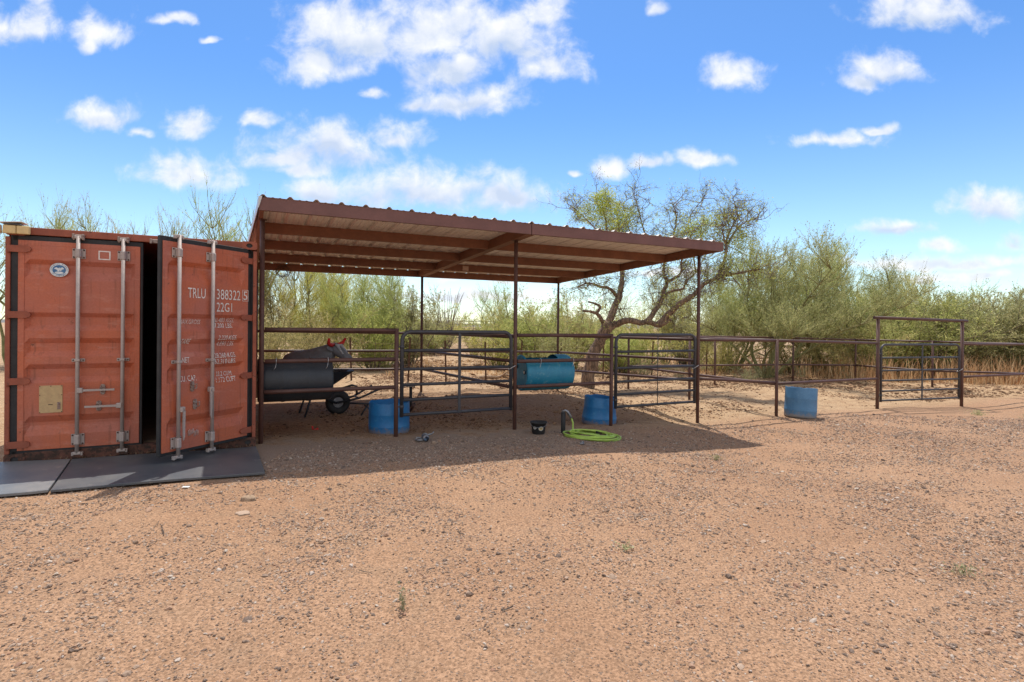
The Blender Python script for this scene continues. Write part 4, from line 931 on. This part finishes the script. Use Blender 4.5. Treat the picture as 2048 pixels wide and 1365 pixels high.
b = MB(); b.prism([(-.085,-.12),(.085,-.12),(.10,.07),(-.10,.07)], -.006, .006, mat=Matrix.Translation((.665, 0, 1.085)) @ Matrix.Rotation(R(-38), 4, 'Y') @ Matrix.Rotation(R(90), 4, 'Z')); b.build('face_pad', M['steerface'], hdo)
for s in (-1, 1): b = MB(); b.tube([(.56, s*.06, 1.13), (.56, s*.14, 1.135), (.57, s*.21, 1.16), (.60, s*.25, 1.23)], [.032, .032, .027, .018], 10); b.build('horn', M['red'], hdo)
b = MB(); b.tube([(0,0,0), (.03,.02,.0), (.07,.01,.02)], .016, 8); b.tube([(.0,0,0),(0,-.02,.06)], .014, 8); x_, y_ = shw(1.18, 1.2); o = b.build('toy_block', M['red']); o.location = (x_-.45, y_, g1(x_, y_)+.02); tag(o, 'small red scrap lying in the dirt under the black drum', 'scrap')
# ------------------------------------------------------------------ small ground items
o = thing('trailer_coupler', 'bent grey metal coupler lying on the dirt by the blue tub', 'coupler', (-1.18, 7.55, g1(-1.18, 7.55)+.0), R(20))
b = MB(); b.lathe([(.035,0),(.045,.005),(.045,.11),(.032,.115),(.032,.01)], 18, mat=Matrix.Translation((0,-.06,.045)) @ Matrix.Rotation(R(-80), 4, 'X')); b.bevbox(-.12, -.02, -.03, .03, .01, .035, .006); b.build('socket', M['greymetal'], o)
b = MB(); b.tube([(.0,.03,.06), (.05,.02,.085), (.10,.0,.10), (.115,-.01,.13)], [.02,.016,.012,.008], 8); b.tube([(-.02,.02,.03), (-.10,.05,.05), (-.13,.02,.02)], .013, 8); b.build('lever', M['greymetal'], o)
b = MB(); b.tube([(-.03,0,.018),(.03,.005,.02)], .017, 10); b.tube([(0,0,.02),(.005,-.01,.05)], .008, 8); b.tube([(-.025,.0,.05),(.03,-.01,.052)], .006, 6); o = b.build('hose_valve', M['greymetal']); o.location = (1.0, 7.72, g1(1.0, 7.72)); tag(o, 'tiny grey hose valve lying in the shade before the hose coil', 'valve')
def rock(label, x, y, s, mat, name, seed, cat):
    random.seed(seed); b = MB(); n = 10; vs = []; 
    for i in range(n+1):
        for k in range(n*2):
            th = math.pi*i/n; a = math.pi*k/n; d = Vector((math.sin(th)*math.cos(a), math.sin(th)*math.sin(a), math.cos(th))); q = 1+.35*mnoise.noise(d*1.7+Vector((seed, 0, 0)))+.12*mnoise.noise(d*5+Vector((seed, 1, 0)))
            vs.append((d.x*s[0]*q, d.y*s[1]*q, d.z*s[2]*q+s[2]*.5))
    m2 = n*2; b.add(vs, [(i*m2+k, i*m2+(k+1) % m2, (i+1)*m2+(k+1) % m2, (i+1)*m2+k) for i in range(n) for k in range(m2)], 0, True)
    o = b.build(name, mat); o.location = (x, y, g1(x, y)-.005); return tag(o, label, cat)
rock('brown earthen clod on the gravel below the mat corner', -2.33, 4.86, (.075,.05,.035), M['deadwood'], 'dirt_clod', 3, 'clod')
rock('flat grey stone on the gravel just below the brown clod', -2.21, 4.52, (.06,.05,.012), M['stones'], 'stone', 8, 'stone')
b = MB(); b.prism([(-.035,-.02),(.03,-.022),(.036,.018),(-.03,.02)], -.0006, .0006, mat=Matrix.Rotation(R(90), 4, 'X')); o = b.build('paper_scrap', M['paper']); o.location = (-3.045, 5.14, g1(-3.05, 5.14)+.012); tag(o, 'white paper scrap on the dirt in front of the rubber mat', 'paper')
# pale hose end by the container foot
b = MB(); b.tube([(-5.47,5.72,.0), (-5.49,5.72,.08), (-5.485,5.74,.16), (-5.45,5.78,.22), (-5.43,5.81,.24)], .014, 8); o = b.build('hose_end', M['whitehose']); tag(o, 'pale hose looping down at the left foot of the container', 'hose')
# dead log behind gate
random.seed(31); b = MB(); b.tube([(-.55,0,.06),(-.3,.03,.10),(0,0,.09),(.3,.05,.17),(.55,0,.10)], [.07,.055,.05,.04,.02], 10); b.tube([(.1,0,.1),(.3,-.1,.26),(.42,-.12,.27)], [.035,.02,.01], 8); b.tube([(.2,0,.1),(.45,.12,.05),(.75,.1,.03)], [.03,.02,.01], 8)
o = b.build('dead_log', M['deadwood']); o.location = (-.45, 17.0, g1(-.45, 17.)); tag(o, 'pale forked dead log on the sand behind the left gate', 'log')
def weed(label, x, y, h, w_, n, seed, mat='leaf_weed'):
    global rng; rng = np.random.default_rng(seed); W_ = thing('weed', label, 'weed', (x, y, g1(x, y)))
    def pos(k): a = rng.uniform(0, 6.28, k); r = np.abs(rng.normal(0, w_*.3, k)); return r*np.cos(a), r*np.sin(a)
    blades('stem', n, pos, lambda k: rng.uniform(.4, 1, k)*h, .004, M[mat], None, None, .35, W_, gz=False)
    k = n*4; a = rng.uniform(0, 6.28, k); r = np.abs(rng.normal(0, w_*.45, k)); c = np.stack([r*np.cos(a), r*np.sin(a), rng.uniform(.02, h*.9, k)], -1)
    d1 = rng.normal(0, .006, (k, 3)); d2 = rng.normal(0, .004, (k, 3)); V = np.stack([c-d1, c+d2, c+d1, c-d2], 1).reshape(-1, 3)
    np_mesh('leaves', V, 4*np.arange(k)[:, None]+np.arange(4)[None], M[mat], W_)
weed('small green weed standing alone in the foreground gravel left of centre', -.60, 3.08, .14, .07, 16, 1)
weed('low green weed in the gravel right of centre foreground', .83, 3.95, .05, .11, 14, 2)
weed('tiny weed on the sunlit dirt below the roof shadow tip', 2.72, 7.25, .07, .10, 26, 3)
weed('sprawling pale weed at the lower right of the yard', 3.12, 3.78, .07, .18, 26, 4)
weed('grey green weed clump in front of the tall gate frame', 10.0, 11.75, .12, .25, 60, 5)
weed('smaller grey green weed right of the clump before the gate frame', 10.75, 11.4, .09, .22, 40, 6)
# ------------------------------------------------------------------ vegetation
class Veg:
    def __init__(s, seed): s.r = random.Random(seed); s.limb = MB(); s.tw = []; s.lf = []      # tw: (p,q,w)
    def rv(s, k=1.0): return Vector((s.r.gauss(0, k), s.r.gauss(0, k), s.r.gauss(0, k)))
    def whip(s, p, d, L, w, up=.25, segs=3, leaf=0, ls=.03, droop=0):
        pts = [p.copy()]; d = d.normalized()
        for i in range(segs):
            d = (d+Vector((0, 0, up-droop*i))*.35+s.rv(.10)).normalized(); p = p+d*L/segs; pts.append(p.copy())
        for i in range(segs): s.tw.append((pts[i], pts[i+1], w*(1-.75*i/segs), w*(1-.75*(i+1)/segs)))
        for i in range(leaf):
            f = s.r.uniform(.15, 1)*segs; k = min(int(f), segs-1); q = pts[k].lerp(pts[k+1], f-k); s.lf.append((q+s.rv(ls*.5), ls*s.r.uniform(.6, 1.3), d))
        return pts
    def limbs(s, pts, r0, r1, n=7, wob=0):
        k = len(pts); s.limb.tube(pts, [r0+(r1-r0)*i/(k-1) for i in range(k)], n, cap=False)
    def build(s, root, barkm, leafm, twigname='crown'):
        s.limb.build('trunk', barkm, root)
        nt, nl = len(s.tw), len(s.lf); V = np.zeros((nt+nl, 4, 3))
        if nt:
            A = np.array([tuple(t_[0]) for t_ in s.tw]); B = np.array([tuple(t_[1]) for t_ in s.tw]); w0 = np.array([t_[2] for t_ in s.tw])[:, None]; w1 = np.array([t_[3] for t_ in s.tw])[:, None]
            rg = np.random.default_rng(1); sd_ = np.cross(B-A, rg.normal(0, 1, (nt, 3))*np.array([.4, 1, .4])); sd_ /= np.linalg.norm(sd_, axis=1)[:, None]+1e-9
            V[:nt, 0] = A-sd_*w0/2; V[:nt, 1] = A+sd_*w0/2; V[:nt, 2] = B+sd_*w1/2; V[:nt, 3] = B-sd_*w1/2
        if nl:
            C = np.array([tuple(l[0]) for l in s.lf]); S_ = np.array([l[1] for l in s.lf])[:, None]; D = np.array([tuple(l[2]) for l in s.lf]); rg = np.random.default_rng(2)
            D = D+rg.normal(0, .6, D.shape); D /= np.linalg.norm(D, axis=1)[:, None]; E_ = np.cross(D, rg.normal(0, 1, D.shape)); E_ /= np.linalg.norm(E_, axis=1)[:, None]+1e-9
            V[nt:, 0] = C-D*S_; V[nt:, 1] = C+E_*S_*.38; V[nt:, 2] = C+D*S_; V[nt:, 3] = C-E_*S_*.38
        N = nt+nl; np_mesh(twigname, V.reshape(-1, 3), 4*np.arange(N)[:, None]+np.arange(4)[None], leafm, root)
def palo_verde(seed, H, spread, stems=6, nb=5, nw=26, whipL=.55, leaf=3, ls=.030, tw=.011, wind=(.25, 0), low=.15):
    """many-stemmed tree; limbs fork three times and end in sprays of fine upright switches"""
    v = Veg(seed); r = v.r
    for s_ in range(stems):
        az = 2*math.pi*(s_+r.uniform(-.3, .3))/stems; tilt = r.uniform(.2, 1.0)*spread; d = Vector((math.cos(az)*tilt, math.sin(az)*tilt, 1)).normalized()
        p = Vector((math.cos(az)*.1, math.sin(az)*.1, -.1)); L = H*r.uniform(.62, .95); pts = [p.copy()]; k = 8
        for i in range(k):
            d = (d+v.rv(.16)+Vector((wind[0]*.08, 0, .06))).normalized(); p = p+d*L/k; pts.append(p.copy())
        r0 = H*r.uniform(.0085, .014)*(1.1 if stems > 7 else 1); v.limbs(pts, r0, r0*.15)
        for i in range(2, k+1):
            for j in range(nb if i > 2 else 2):
                if pts[i].z < H*low: continue
                a = r.uniform(0, 6.28); bd = (d*.5+Vector((math.cos(a), math.sin(a), r.uniform(.1, .9)))*1.0).normalized(); q = pts[i].copy(); Lb = H*r.uniform(.10, .26)*(1.15-.4*i/k); bp = [q.copy()]
                for m_ in range(4): bd = (bd+v.rv(.14)+Vector((wind[0]*.15, 0, .14))).normalized(); q = q+bd*Lb/4; bp.append(q.copy())
                v.limbs(bp, r0*.26, r0*.05, 4)
                # sprays: each a short stalk with switches leaving together
                for w_ in range(max(1, nw//6)):
                    f = r.uniform(.2, 1)*4; m_ = min(int(f), 3); o = bp[m_].lerp(bp[m_+1], f-m_); wd = (bd*.7+v.rv(.40)+Vector((wind[0], 0, .35))).normalized()
                    st = v.whip(o, wd, whipL*r.uniform(.6, 1.1), tw*1.5, .25, 3, 0)
                    for e in range(7):
                        g = r.uniform(.2, 3); n_ = min(int(g), 2); v.whip(st[n_].lerp(st[n_+1], g-n_), wd+v.rv(.28)+Vector((wind[0]*.4, 0, .3)), whipL*r.uniform(.45, 1.1), tw*r.uniform(.6, 1.0), .28, 3, leaf, ls)
    return v
def bush(seed, H, Wd, n=26, nw=40, leaf=6, ls=.028, tw=.009, up=.2):
    v = Veg(seed); r = v.r
    for s_ in range(n):
        az = r.uniform(0, 6.28); tilt = r.uniform(.05, 1.2)*Wd/H; d = Vector((math.cos(az)*tilt, math.sin(az)*tilt, 1)).normalized(); p = Vector((math.cos(az)*.15*Wd*r.random(), math.sin(az)*.15*Wd*r.random(), -.05)); L = H*r.uniform(.5, 1.05)/max(d.z, .6)*.85; pts = [p.copy()]; k = 6
        for i in range(k): d = (d+v.rv(.14)+Vector((.02, 0, .03))).normalized(); p = p+d*L/k; pts.append(p.copy())
        v.limbs(pts, H*.0065, H*.0012, 5)
        for w_ in range(nw):
            f = (.10+.90*r.random()**.8)*k; m_ = min(int(f), k-1); o = pts[m_].lerp(pts[m_+1], f-m_); wd = d*.5+v.rv(.6)+Vector((.1, 0, .25)); st = v.whip(o, wd, H*.15*r.uniform(.5, 1.4), tw, up, 3, leaf, ls)
            for e in range(3): v.whip(st[1+e % 2], wd+v.rv(.5), H*.09*r.uniform(.5, 1.3), tw*.7, up, 2, leaf, ls)
    return v
def place(proto, x, y, sc, rz, label, first, name='tree', cat='tree', group=None, sz=None):
    o = proto if first else copy_tree(proto)
    o.location = (x, y, g1(x, y)-.03); o.rotation_euler = (0, 0, rz); o.scale = (sc, sc, sz or sc); o['label'] = label; o['category'] = cat
    if group: o['group'] = group
    return o
protos = {}
def proto(key, veg, name, barkm, leafm):
    root = bpy.data.objects.new(name, None); col.objects.link(root); veg.build(root, M[barkm], M[leafm]); protos[key] = [root, True, float(np.percentile([l[1].z for l in veg.tw], 99))]
proto('pva', palo_verde(11, 5.2, 1.0, 8, 5, 32, .58, 4, .027, .010, (.32, 0), low=.20), 'palo_verde_tree', 'bark_pv', 'leaf_pvg')
proto('pvb', palo_verde(12, 5.0, .85, 7, 5, 28, .60, 3, .025, .010, (.42, 0)), 'palo_verde_tree', 'bark_pv', 'leaf_pv')
proto('pvc', palo_verde(13, 5.0, .7, 6, 4, 12, .55, 2, .022, .011, (.30, 0), low=.2), 'palo_verde_tree', 'bark_pv', 'leaf_pvg')
proto('pvd', palo_verde(14, 5.0, .9, 6, 4, 10, .50, 2, .022, .011, (.22, 0), low=.2), 'palo_verde_tree', 'bark_pv', 'leaf_pv')
proto('cra', bush(21, 3.0, 2.6, 36, 30, 4, .032, .010), 'creosote_bush', 'twig_dark', 'leaf_green')
proto('crb', bush(22, 2.8, 2.6, 28, 24, 4, .028, .010), 'creosote_bush', 'bark_pv', 'leaf_pv')
proto('crc', bush(23, 3.2, 2.3, 30, 28, 5, .036, .010), 'creosote_bush', 'twig_dark', 'leaf_green')
proto('sca', bush(24, 1.2, 1.3, 14, 12, 2, .022, .008), 'desert_scrub', 'twig_dark', 'leaf_weed')
def px2x(px, y): return (px-1024)/F_PX*y
def PL(key, px, y, H, rz, label, cat, group=None, wide=1.0):
    pr = protos[key]; s = H/pr[2]; o = place(pr[0], px2x(px, y), y, s*wide, rz, label, pr[1], cat=cat, group=group, sz=s); pr[1] = False
    return o
# behind the container
for i, (px, y, H, key, lab) in enumerate([
  (25, 19.5, 6.0, 'pvc', 'sparse palo verde at the far left behind the container end'),
  (110, 20.5, 6.4, 'pvd', 'wispy palo verde above the left container door'),
  (165, 22, 6.2, 'pvc', 'fine twigged palo verde above the left pair of lock rods'),
  (255, 22, 5.8, 'pvd', 'low wispy palo verde above the dark door gap'),
  (330, 24, 6.0, 'pvc', 'small upright palo verde above the open door top edge'),
  (405, 21, 6.4, 'pvd', 'tall thin palo verde above the stencilled door'),
  (470, 20, 6.5, 'pvc', 'tall feathery palo verde left of the roof corner'),
  (545, 22, 5.4, 'pvb', 'full yellow green palo verde behind the left pen near the post')]):
    PL(key, px, y, H, i*1.3, lab, 'tree', wide=.9)
for px, y, H, key, rz, lab in [
  (620, 20.5, 4.3, 'pvb', .8, 'leaning yellow palo verde seen over the steer dummy'),
  (690, 23, 4.3, 'pvb', 2.2, 'palo verde behind the end post of the left rails'),
  (770, 21, 3.8, 'pva', 3.7, 'open green palo verde behind the left gate'),
  (1010, 27, 4.0, 'pvc', 1.9, 'grey green palo verde behind the centre post'),
  (1330, 27, 4.4, 'pvb', 4.4, 'palo verde behind the reclining mesquite limb'),
  (1470, 23.5, 4.5, 'pva', .3, 'rounded palo verde behind the right roof post'),
  (1535, 20.4, 5.0, 'pva', 5.0, 'large many stemmed palo verde behind the corral corner'),
  (1660, 22.8, 5.2, 'pva', 2.6, 'tall palo verde left of the tall gate frame'),
  (1740, 23.5, 4.7, 'pva', 1.1, 'palo verde behind the left post of the tall gate frame'),
  (1830, 26, 4.4, 'pvb', 3.3, 'feathery palo verde above the gate crossbar'),
  (2010, 33, 4.9, 'pvc', 5.6, 'thin topped palo verde rising at the right edge')]:
    PL(key, px, y, H, rz, lab, 'tree', wide=1.22 if px > 1400 else 1.0)
for px, y, H, key, rz, lab in [
  (560, 17.2, 2.2, 'crb', 0, 'yellow green bush low behind the black drum'),
  (650, 18.3, 2.1, 'crb', 1.2, 'rounded bush behind the horns of the steer dummy'),
  (745, 19.2, 2.3, 'crc', 2.1, 'leafy bush behind the left end post'),
  (815, 22.5, 3.1, 'crc', 3.1, 'loose green bush behind the left gate hinges'),
  (860, 31, 2.2, 'cra', 4.0, 'bush at the left side of the sandy track'),
  (955, 30, 2.1, 'crb', 5.0, 'yellow bush at the right side of the sandy track'),
  (1000, 23, 2.7, 'crb', .5, 'pale bush just left of the centre post'),
  (1065, 20.8, 2.9, 'cra', 1.5, 'dense yellow green bush above the turquoise drum'),
  (1130, 22.5, 3.3, 'crb', 2.5, 'tall bush behind the rear right roof post'),
  (1110, 18.6, 1.7, 'crc', 5.5, 'low leafy bush left of the mesquite trunk'),
  (1240, 21, 2.1, 'cra', 3.5, 'bush between the mesquite trunk and the middle gate'),
  (1285, 24, 2.9, 'crb', 4.5, 'tan green bush behind the middle gate'),
  (1375, 25, 2.8, 'cra', 5.5, 'green bush directly behind the right roof post'),
  (1440, 22, 2.0, 'crb', .9, 'low bush between the right roof post and the corral corner'),
  (1600, 22.8, 3.2, 'crb', 1.9, 'olive bush above the faded blue tub'),
  (1700, 21.6, 2.6, 'crb', 2.9, 'open stemmed bush left of the tall gate frame foot'),
  (1780, 21.8, 3.2, 'cra', 3.9, 'olive bush inside the left half of the gate frame'),
  (1850, 22.0, 3.5, 'crc', 4.9, 'dense leafy bush behind the gate centre'),
  (1910, 21.4, 3.5, 'crc', 5.9, 'bright green bush behind the right post of the gate frame'),
  (1965, 22.0, 3.7, 'cra', 1.0, 'dark green bush right of the gate frame'),
  (2030, 20.8, 3.5, 'crc', 2.0, 'tall green bush at the right edge of the corral'),
  (2100, 21.5, 3.7, 'cra', 3.0, 'dense bush cut by the right edge of the picture'),
  (1880, 30, 4.1, 'cra', 4.0, 'taller bush crown rising behind the gate frame bushes'),
  (1940, 33, 4.2, 'crc', 5.2, 'bush crown on the skyline right of the gate frame')]:
    PL(key, px, y, H*(.90 if px > 1770 else 1), rz, lab, 'bush', wide=1.2 if px > 1500 else 1.05)
random.seed(77)
for k in range(46):
    y = random.uniform(33, 62); px = random.uniform(380, 2060)
    if 905 < px < 965: px += 90
    PL(random.choice(['cra', 'crb', 'crc', 'pvb']), px, y, random.uniform(2.0, 3.2)+(.8 if px > 1250 else 0), random.uniform(0, 6), 'distant scrub bush on the flat beyond the nearer shrubs', 'bush', 'distant scrub bushes beyond the pens', wide=1.3)
for k in range(14):
    y = random.uniform(17.8, 24); px = random.uniform(1010, 1700)
    PL('sca', px, y, random.uniform(.35, .8), random.uniform(0, 6), 'small grey green scrub plant on the sand behind the corral', 'scrub', 'small scrub plants behind the corral')
# ocotillo
v = Veg(41); OC = thing('ocotillo', 'bare spiny ocotillo fanning up in the gap behind the left gate', 'ocotillo', (px2x(893, 40), 40, g1(-5, 40)-.05))
for k in range(46):
    az = v.r.uniform(0, 6.28); tl = v.r.uniform(.05, .55); d = Vector((math.cos(az)*tl, math.sin(az)*tl, 1)).normalized(); p = Vector((math.cos(az)*.15, math.sin(az)*.15, 0)); pts = [p.copy()]; L = v.r.uniform(3.0, 4.9)
    for i in range(7): d = (d+v.rv(.05)+Vector((d.x*.06, d.y*.06, 0))).normalized(); p = p+d*L/7; pts.append(p.copy())
    v.limbs(pts, .03, .009, 4)
    for i in range(14): f = v.r.uniform(1, 7); m_ = min(int(f), 6); v.whip(pts[m_].lerp(pts[m_+1], f-m_), v.rv(1), .12, .012, 0, 1)
v.build(OC, M['twig_dark'], M['leaf_weed'])
# mesquite traced limb by limb, each with its own depth
MX, MY = 2.20, 16.2; MQ = thing('mesquite_tree', 'old crooked mesquite with dark bark reclining behind the shelter', 'tree', (MX, MY, g1(MX, MY)-.05)); v = Veg(51); mz0 = g1(MX, MY)-.05
def mp(cx4, cy4, dy=0):
    px, py = 1120+cx4/3.5, 370+cy4/3.5; u, w_ = px_dir(px, py); y = MY+dy; return Vector((u*y-MX, dy, H_CAM+w_*y-mz0))
def smooth_path(P_, k=4):
    out = []
    for i in range(len(P_)-1):
        p0, p1, p2, p3 = P_[max(i-1, 0)], P_[i], P_[i+1], P_[min(i+2, len(P_)-1)]
        for j in range(k): t_ = j/k; out.append(.5*((2*p1)+(p2-p0)*t_+(2*p0-5*p1+4*p2-p3)*t_*t_+(3*p1-p0-3*p2+p3)*t_**3))
    return out+[P_[-1]]
def limb(L, r0, r1, n=10, k=4):
    P_ = smooth_path([mp(*q) for q in L], k); P_ = [p+v.rv(r0*.10) if 0 < i < len(P_)-1 else p for i, p in enumerate(P_)]
    m_ = len(P_); rad = [(r0+(r1-r0)*i/(m_-1))*(1+.10*v.r.uniform(-1, 1)) for i in range(m_)]; v.limb.tube(P_, rad, n, cap=True); return P_
Ls = []
limb([(185,1440,0),(195,1360,0),(225,1230,0),(265,1120,0),(300,1040,.0),(335,975,0)], .205, .15, 14)
Ls.append((limb([(300,1050,0),(340,960,0),(375,870,.2),(415,780,.4),(432,690,.6),(436,600,.8),(440,480,1.0),(420,350,1.1),(400,240,1.2)], .125, .03), .5))
Ls.append((limb([(400,780,.4),(345,725,.1),(280,715,-.2),(200,685,-.5),(120,720,-.8)], .06, .015, 8), .2))
Ls.append((limb([(310,985,0),(285,930,-.1),(240,895,-.2),(160,882,-.4)], .075, .03, 8), 2))
Ls.append((limb([(252,905,-.2),(280,855,-.25),(240,830,-.3),(198,820,-.35)], .05, .025, 8), 2))
limb([(310,1040,0),(350,1000,.1),(400,970,.1),(480,950,-.1),(560,968,-.2),(620,962,-.3),(690,985,-.4),(735,965,-.5),(772,942,-.5)], .12, .055, 12)
Ls.append((limb([(610,960,-.3),(660,890,-.2),(705,820,-.1),(730,740,0),(748,680,.1),(722,605,.2),(745,520,.3),(780,400,.4),(815,250,.5),(790,140,.5)], .085, .014), .3))
Ls.append((limb([(745,680,.1),(800,655,-.2),(850,610,-.3),(850,540,-.4),(880,420,-.5),(950,300,-.5)], .05, .012, 8), .2))
Ls.append((limb([(720,790,0),(775,745,.3),(860,728,.5),(880,680,.6),(950,612,.8),(1010,500,1)], .05, .012, 8), .2))
Ls.append((limb([(690,980,-.4),(745,920,-.5),(820,850,-.7),(900,795,-.9),(960,750,-1),(1010,695,-1.1),(1090,660,-1.2),(1160,635,-1.3),(1290,610,-1.5),(1400,590,-1.7)], .10, .018), .3))
Ls.append((limb([(1090,660,-1.2),(1140,560,-1.2),(1165,450,-1.1),(1160,400,-1),(1200,300,-1),(1240,220,-1),(1220,120,-1)], .05, .010, 8), .3))
Ls.append((limb([(1160,440,-1),(1230,320,-.8),(1300,260,-.6),(1370,240,-.6)], .03, .008, 6), .3))
Ls.append((limb([(1160,440,-1),(1140,340,-1.2),(1125,280,-1.3)], .025, .008, 6), .3))
Ls.append((limb([(745,520,.3),(640,440,.8),(590,330,1.0),(550,180,1.1),(510,50,1.2)], .035, .008, 6), .3))
Ls.append((limb([(436,600,.8),(350,420,.5),(320,260,.4),(290,110,.4)], .04, .010, 6), .3))
Ls.append((limb([(350,420,.5),(240,300,.2),(150,210,0),(90,160,0)], .025, .007, 6), .3))
Ls.append((limb([(436,600,.8),(500,420,1.2),(470,260,1.3),(440,130,1.3)], .03, .008, 6), .3))
Ls.append((limb([(950,612,.8),(920,400,.8),(900,240,.8),(1000,100,.9)], .025, .007, 6), .3))
def crook(p, d, L, r, depth, leafp):
    pts = [p.copy()]; k = 4
    for i in range(k): d = (d+v.rv(.33)).normalized(); p = p+d*L/k; pts.append(p.copy())
    if r > .007: v.limb.tube(pts, [r*(1-.6*i/k) for i in range(k+1)], 4, cap=False)
    else:
        for i in range(k): v.bare.append((pts[i], pts[i+1], r*2*(1-.15*i), r*2*(1-.15*(i+1))))
    if depth:
        for i in range(1, k+1):
            for j in range(1 if depth > 1 else (2 if v.r.random() < .35 else 1)):
                if v.r.random() < (.85 if depth > 1 else .8): crook(pts[i], (d+v.rv(.75)+Vector((0, 0, .12))).normalized(), L*v.r.uniform(.45, .7), r*.55, depth-1, leafp)
    else:
        lf = leafp(p)
        for j in range(int(lf*2.0)): v.lf.append((p+v.rv(.07), .026*v.r.uniform(.6, 1.3), d))
v.bare = []
lc = [(mp(300,150,.4), .55, 7), (mp(420,220,1.0), .55, 6), (mp(200,250,.2), .5, 5), (mp(330,290,.6), .5, 5), (mp(950,330,.0), .6, 6), (mp(1060,300,-.4), .55, 5), (mp(1260,420,-1), .5, 4), (mp(1200,560,-1.3), .5, 2.5), (mp(1330,540,-1.4), .5, 2.5), (mp(130,240,0), .35, 4), (mp(690,260,.8), .35, 2), (mp(240,1170,-.2), .3, 5)]
def leafp(p):
    best = .7
    for c, rr, n_ in lc:
        dd = (p-c).length
        if dd < rr*1.3: best = max(best, n_*(1.3-dd/rr)*1.6)
    return best if v.r.random() < .75 else 0
for P_, up in Ls:
    if up == 2: continue
    m_ = len(P_); st = 4
    for i in range(st, m_):
        if P_[i].z < 1.9: continue
        for j in range(1 if i < m_*.5 else 2):
            d = (P_[i]-P_[i-1]).normalized(); crook(P_[i], (d*.35+v.rv(.7)+Vector((0, 0, up*.5))).normalized(), v.r.uniform(.4, .75), .012, 3, leafp)
tw_, v.tw = v.tw, v.bare
lf_, v.lf = v.lf, []
nt = len(v.tw); 
Vv = Veg(1); Vv.tw = v.tw; Vv.limb = v.limb; Vv.build(MQ, M['bark_mesq'], M['twig_dark'], 'twigs')
V3 = Veg(2); V3.lf = lf_; C = V3
S_ = np.array([l[1] for l in lf_])[:, None]; Cc = np.array([tuple(l[0]) for l in lf_]); rg = np.random.default_rng(8)
D_ = rg.normal(0, 1, Cc.shape); D_ /= np.linalg.norm(D_, axis=1)[:, None]; E_ = np.cross(D_, rg.normal(0, 1, D_.shape)); E_ /= np.linalg.norm(E_, axis=1)[:, None]
Vq = np.stack([Cc-D_*S_, Cc+E_*S_*.4, Cc+D_*S_, Cc-E_*S_*.4], 1); np_mesh('crown', Vq.reshape(-1, 3), 4*np.arange(len(lf_))[:, None]+np.arange(4)[None], M['leaf_mesq'], MQ)
# unused prototype guard
for k, (o, unused, _h) in protos.items():
    if unused:
        for c in list(o.children): bpy.data.objects.remove(c)
        bpy.data.objects.remove(o)
# dry grass tuft trapped in the container sill
def gp4(n): x = rng.uniform(.3, 2.5, n); y = rng.normal(-.03, .02, n); return -5.42+x*math.cos(TH)-y*math.sin(TH), 5.858+x*math.sin(TH)+y*math.cos(TH)
blades('sill_straw', 260, gp4, lambda n: rng.uniform(.02, .09, n), .004, M['straw'], 'dry straw caught along the foot of the container sill', 'straw', .9)
# fallen twigs lying about the yard and pens
def tpos():
    V = []; F = []; r = random.Random(88)
    for k in range(260):
        y = r.uniform(3, 15); x = r.uniform(-.95*y, .95*y)
        if x < -2.4 and y > 4.6: continue
        if y < 9+.475*x and r.random() < .72: continue
        a = r.uniform(0, 6.28); L = r.uniform(.05, .22); n = 4; w_ = r.uniform(.0015, .004); o = len(V); 
        for i in range(n):
            a += r.gauss(0, .3); x += math.cos(a)*L/n; y += math.sin(a)*L/n; z = g1(x, y)+.008+r.uniform(0, .01)
            for q in (-1, 0, 1): V.append((x-math.sin(a)*w_*q, y+math.cos(a)*w_*q, z+(w_ if q == 0 else -w_)))
            if i: 
                for q in (0, 1): F.append((o+(i-1)*3+q, o+(i-1)*3+q+1, o+i*3+q+1, o+i*3+q))
    return np.array(V), np.array(F)
tv, tf = tpos(); tag(np_mesh('fallen_twigs', tv, tf, M['twig_dark']), 'dry fallen twigs strewn over the yard and pens', 'twigs', kind='stuff')
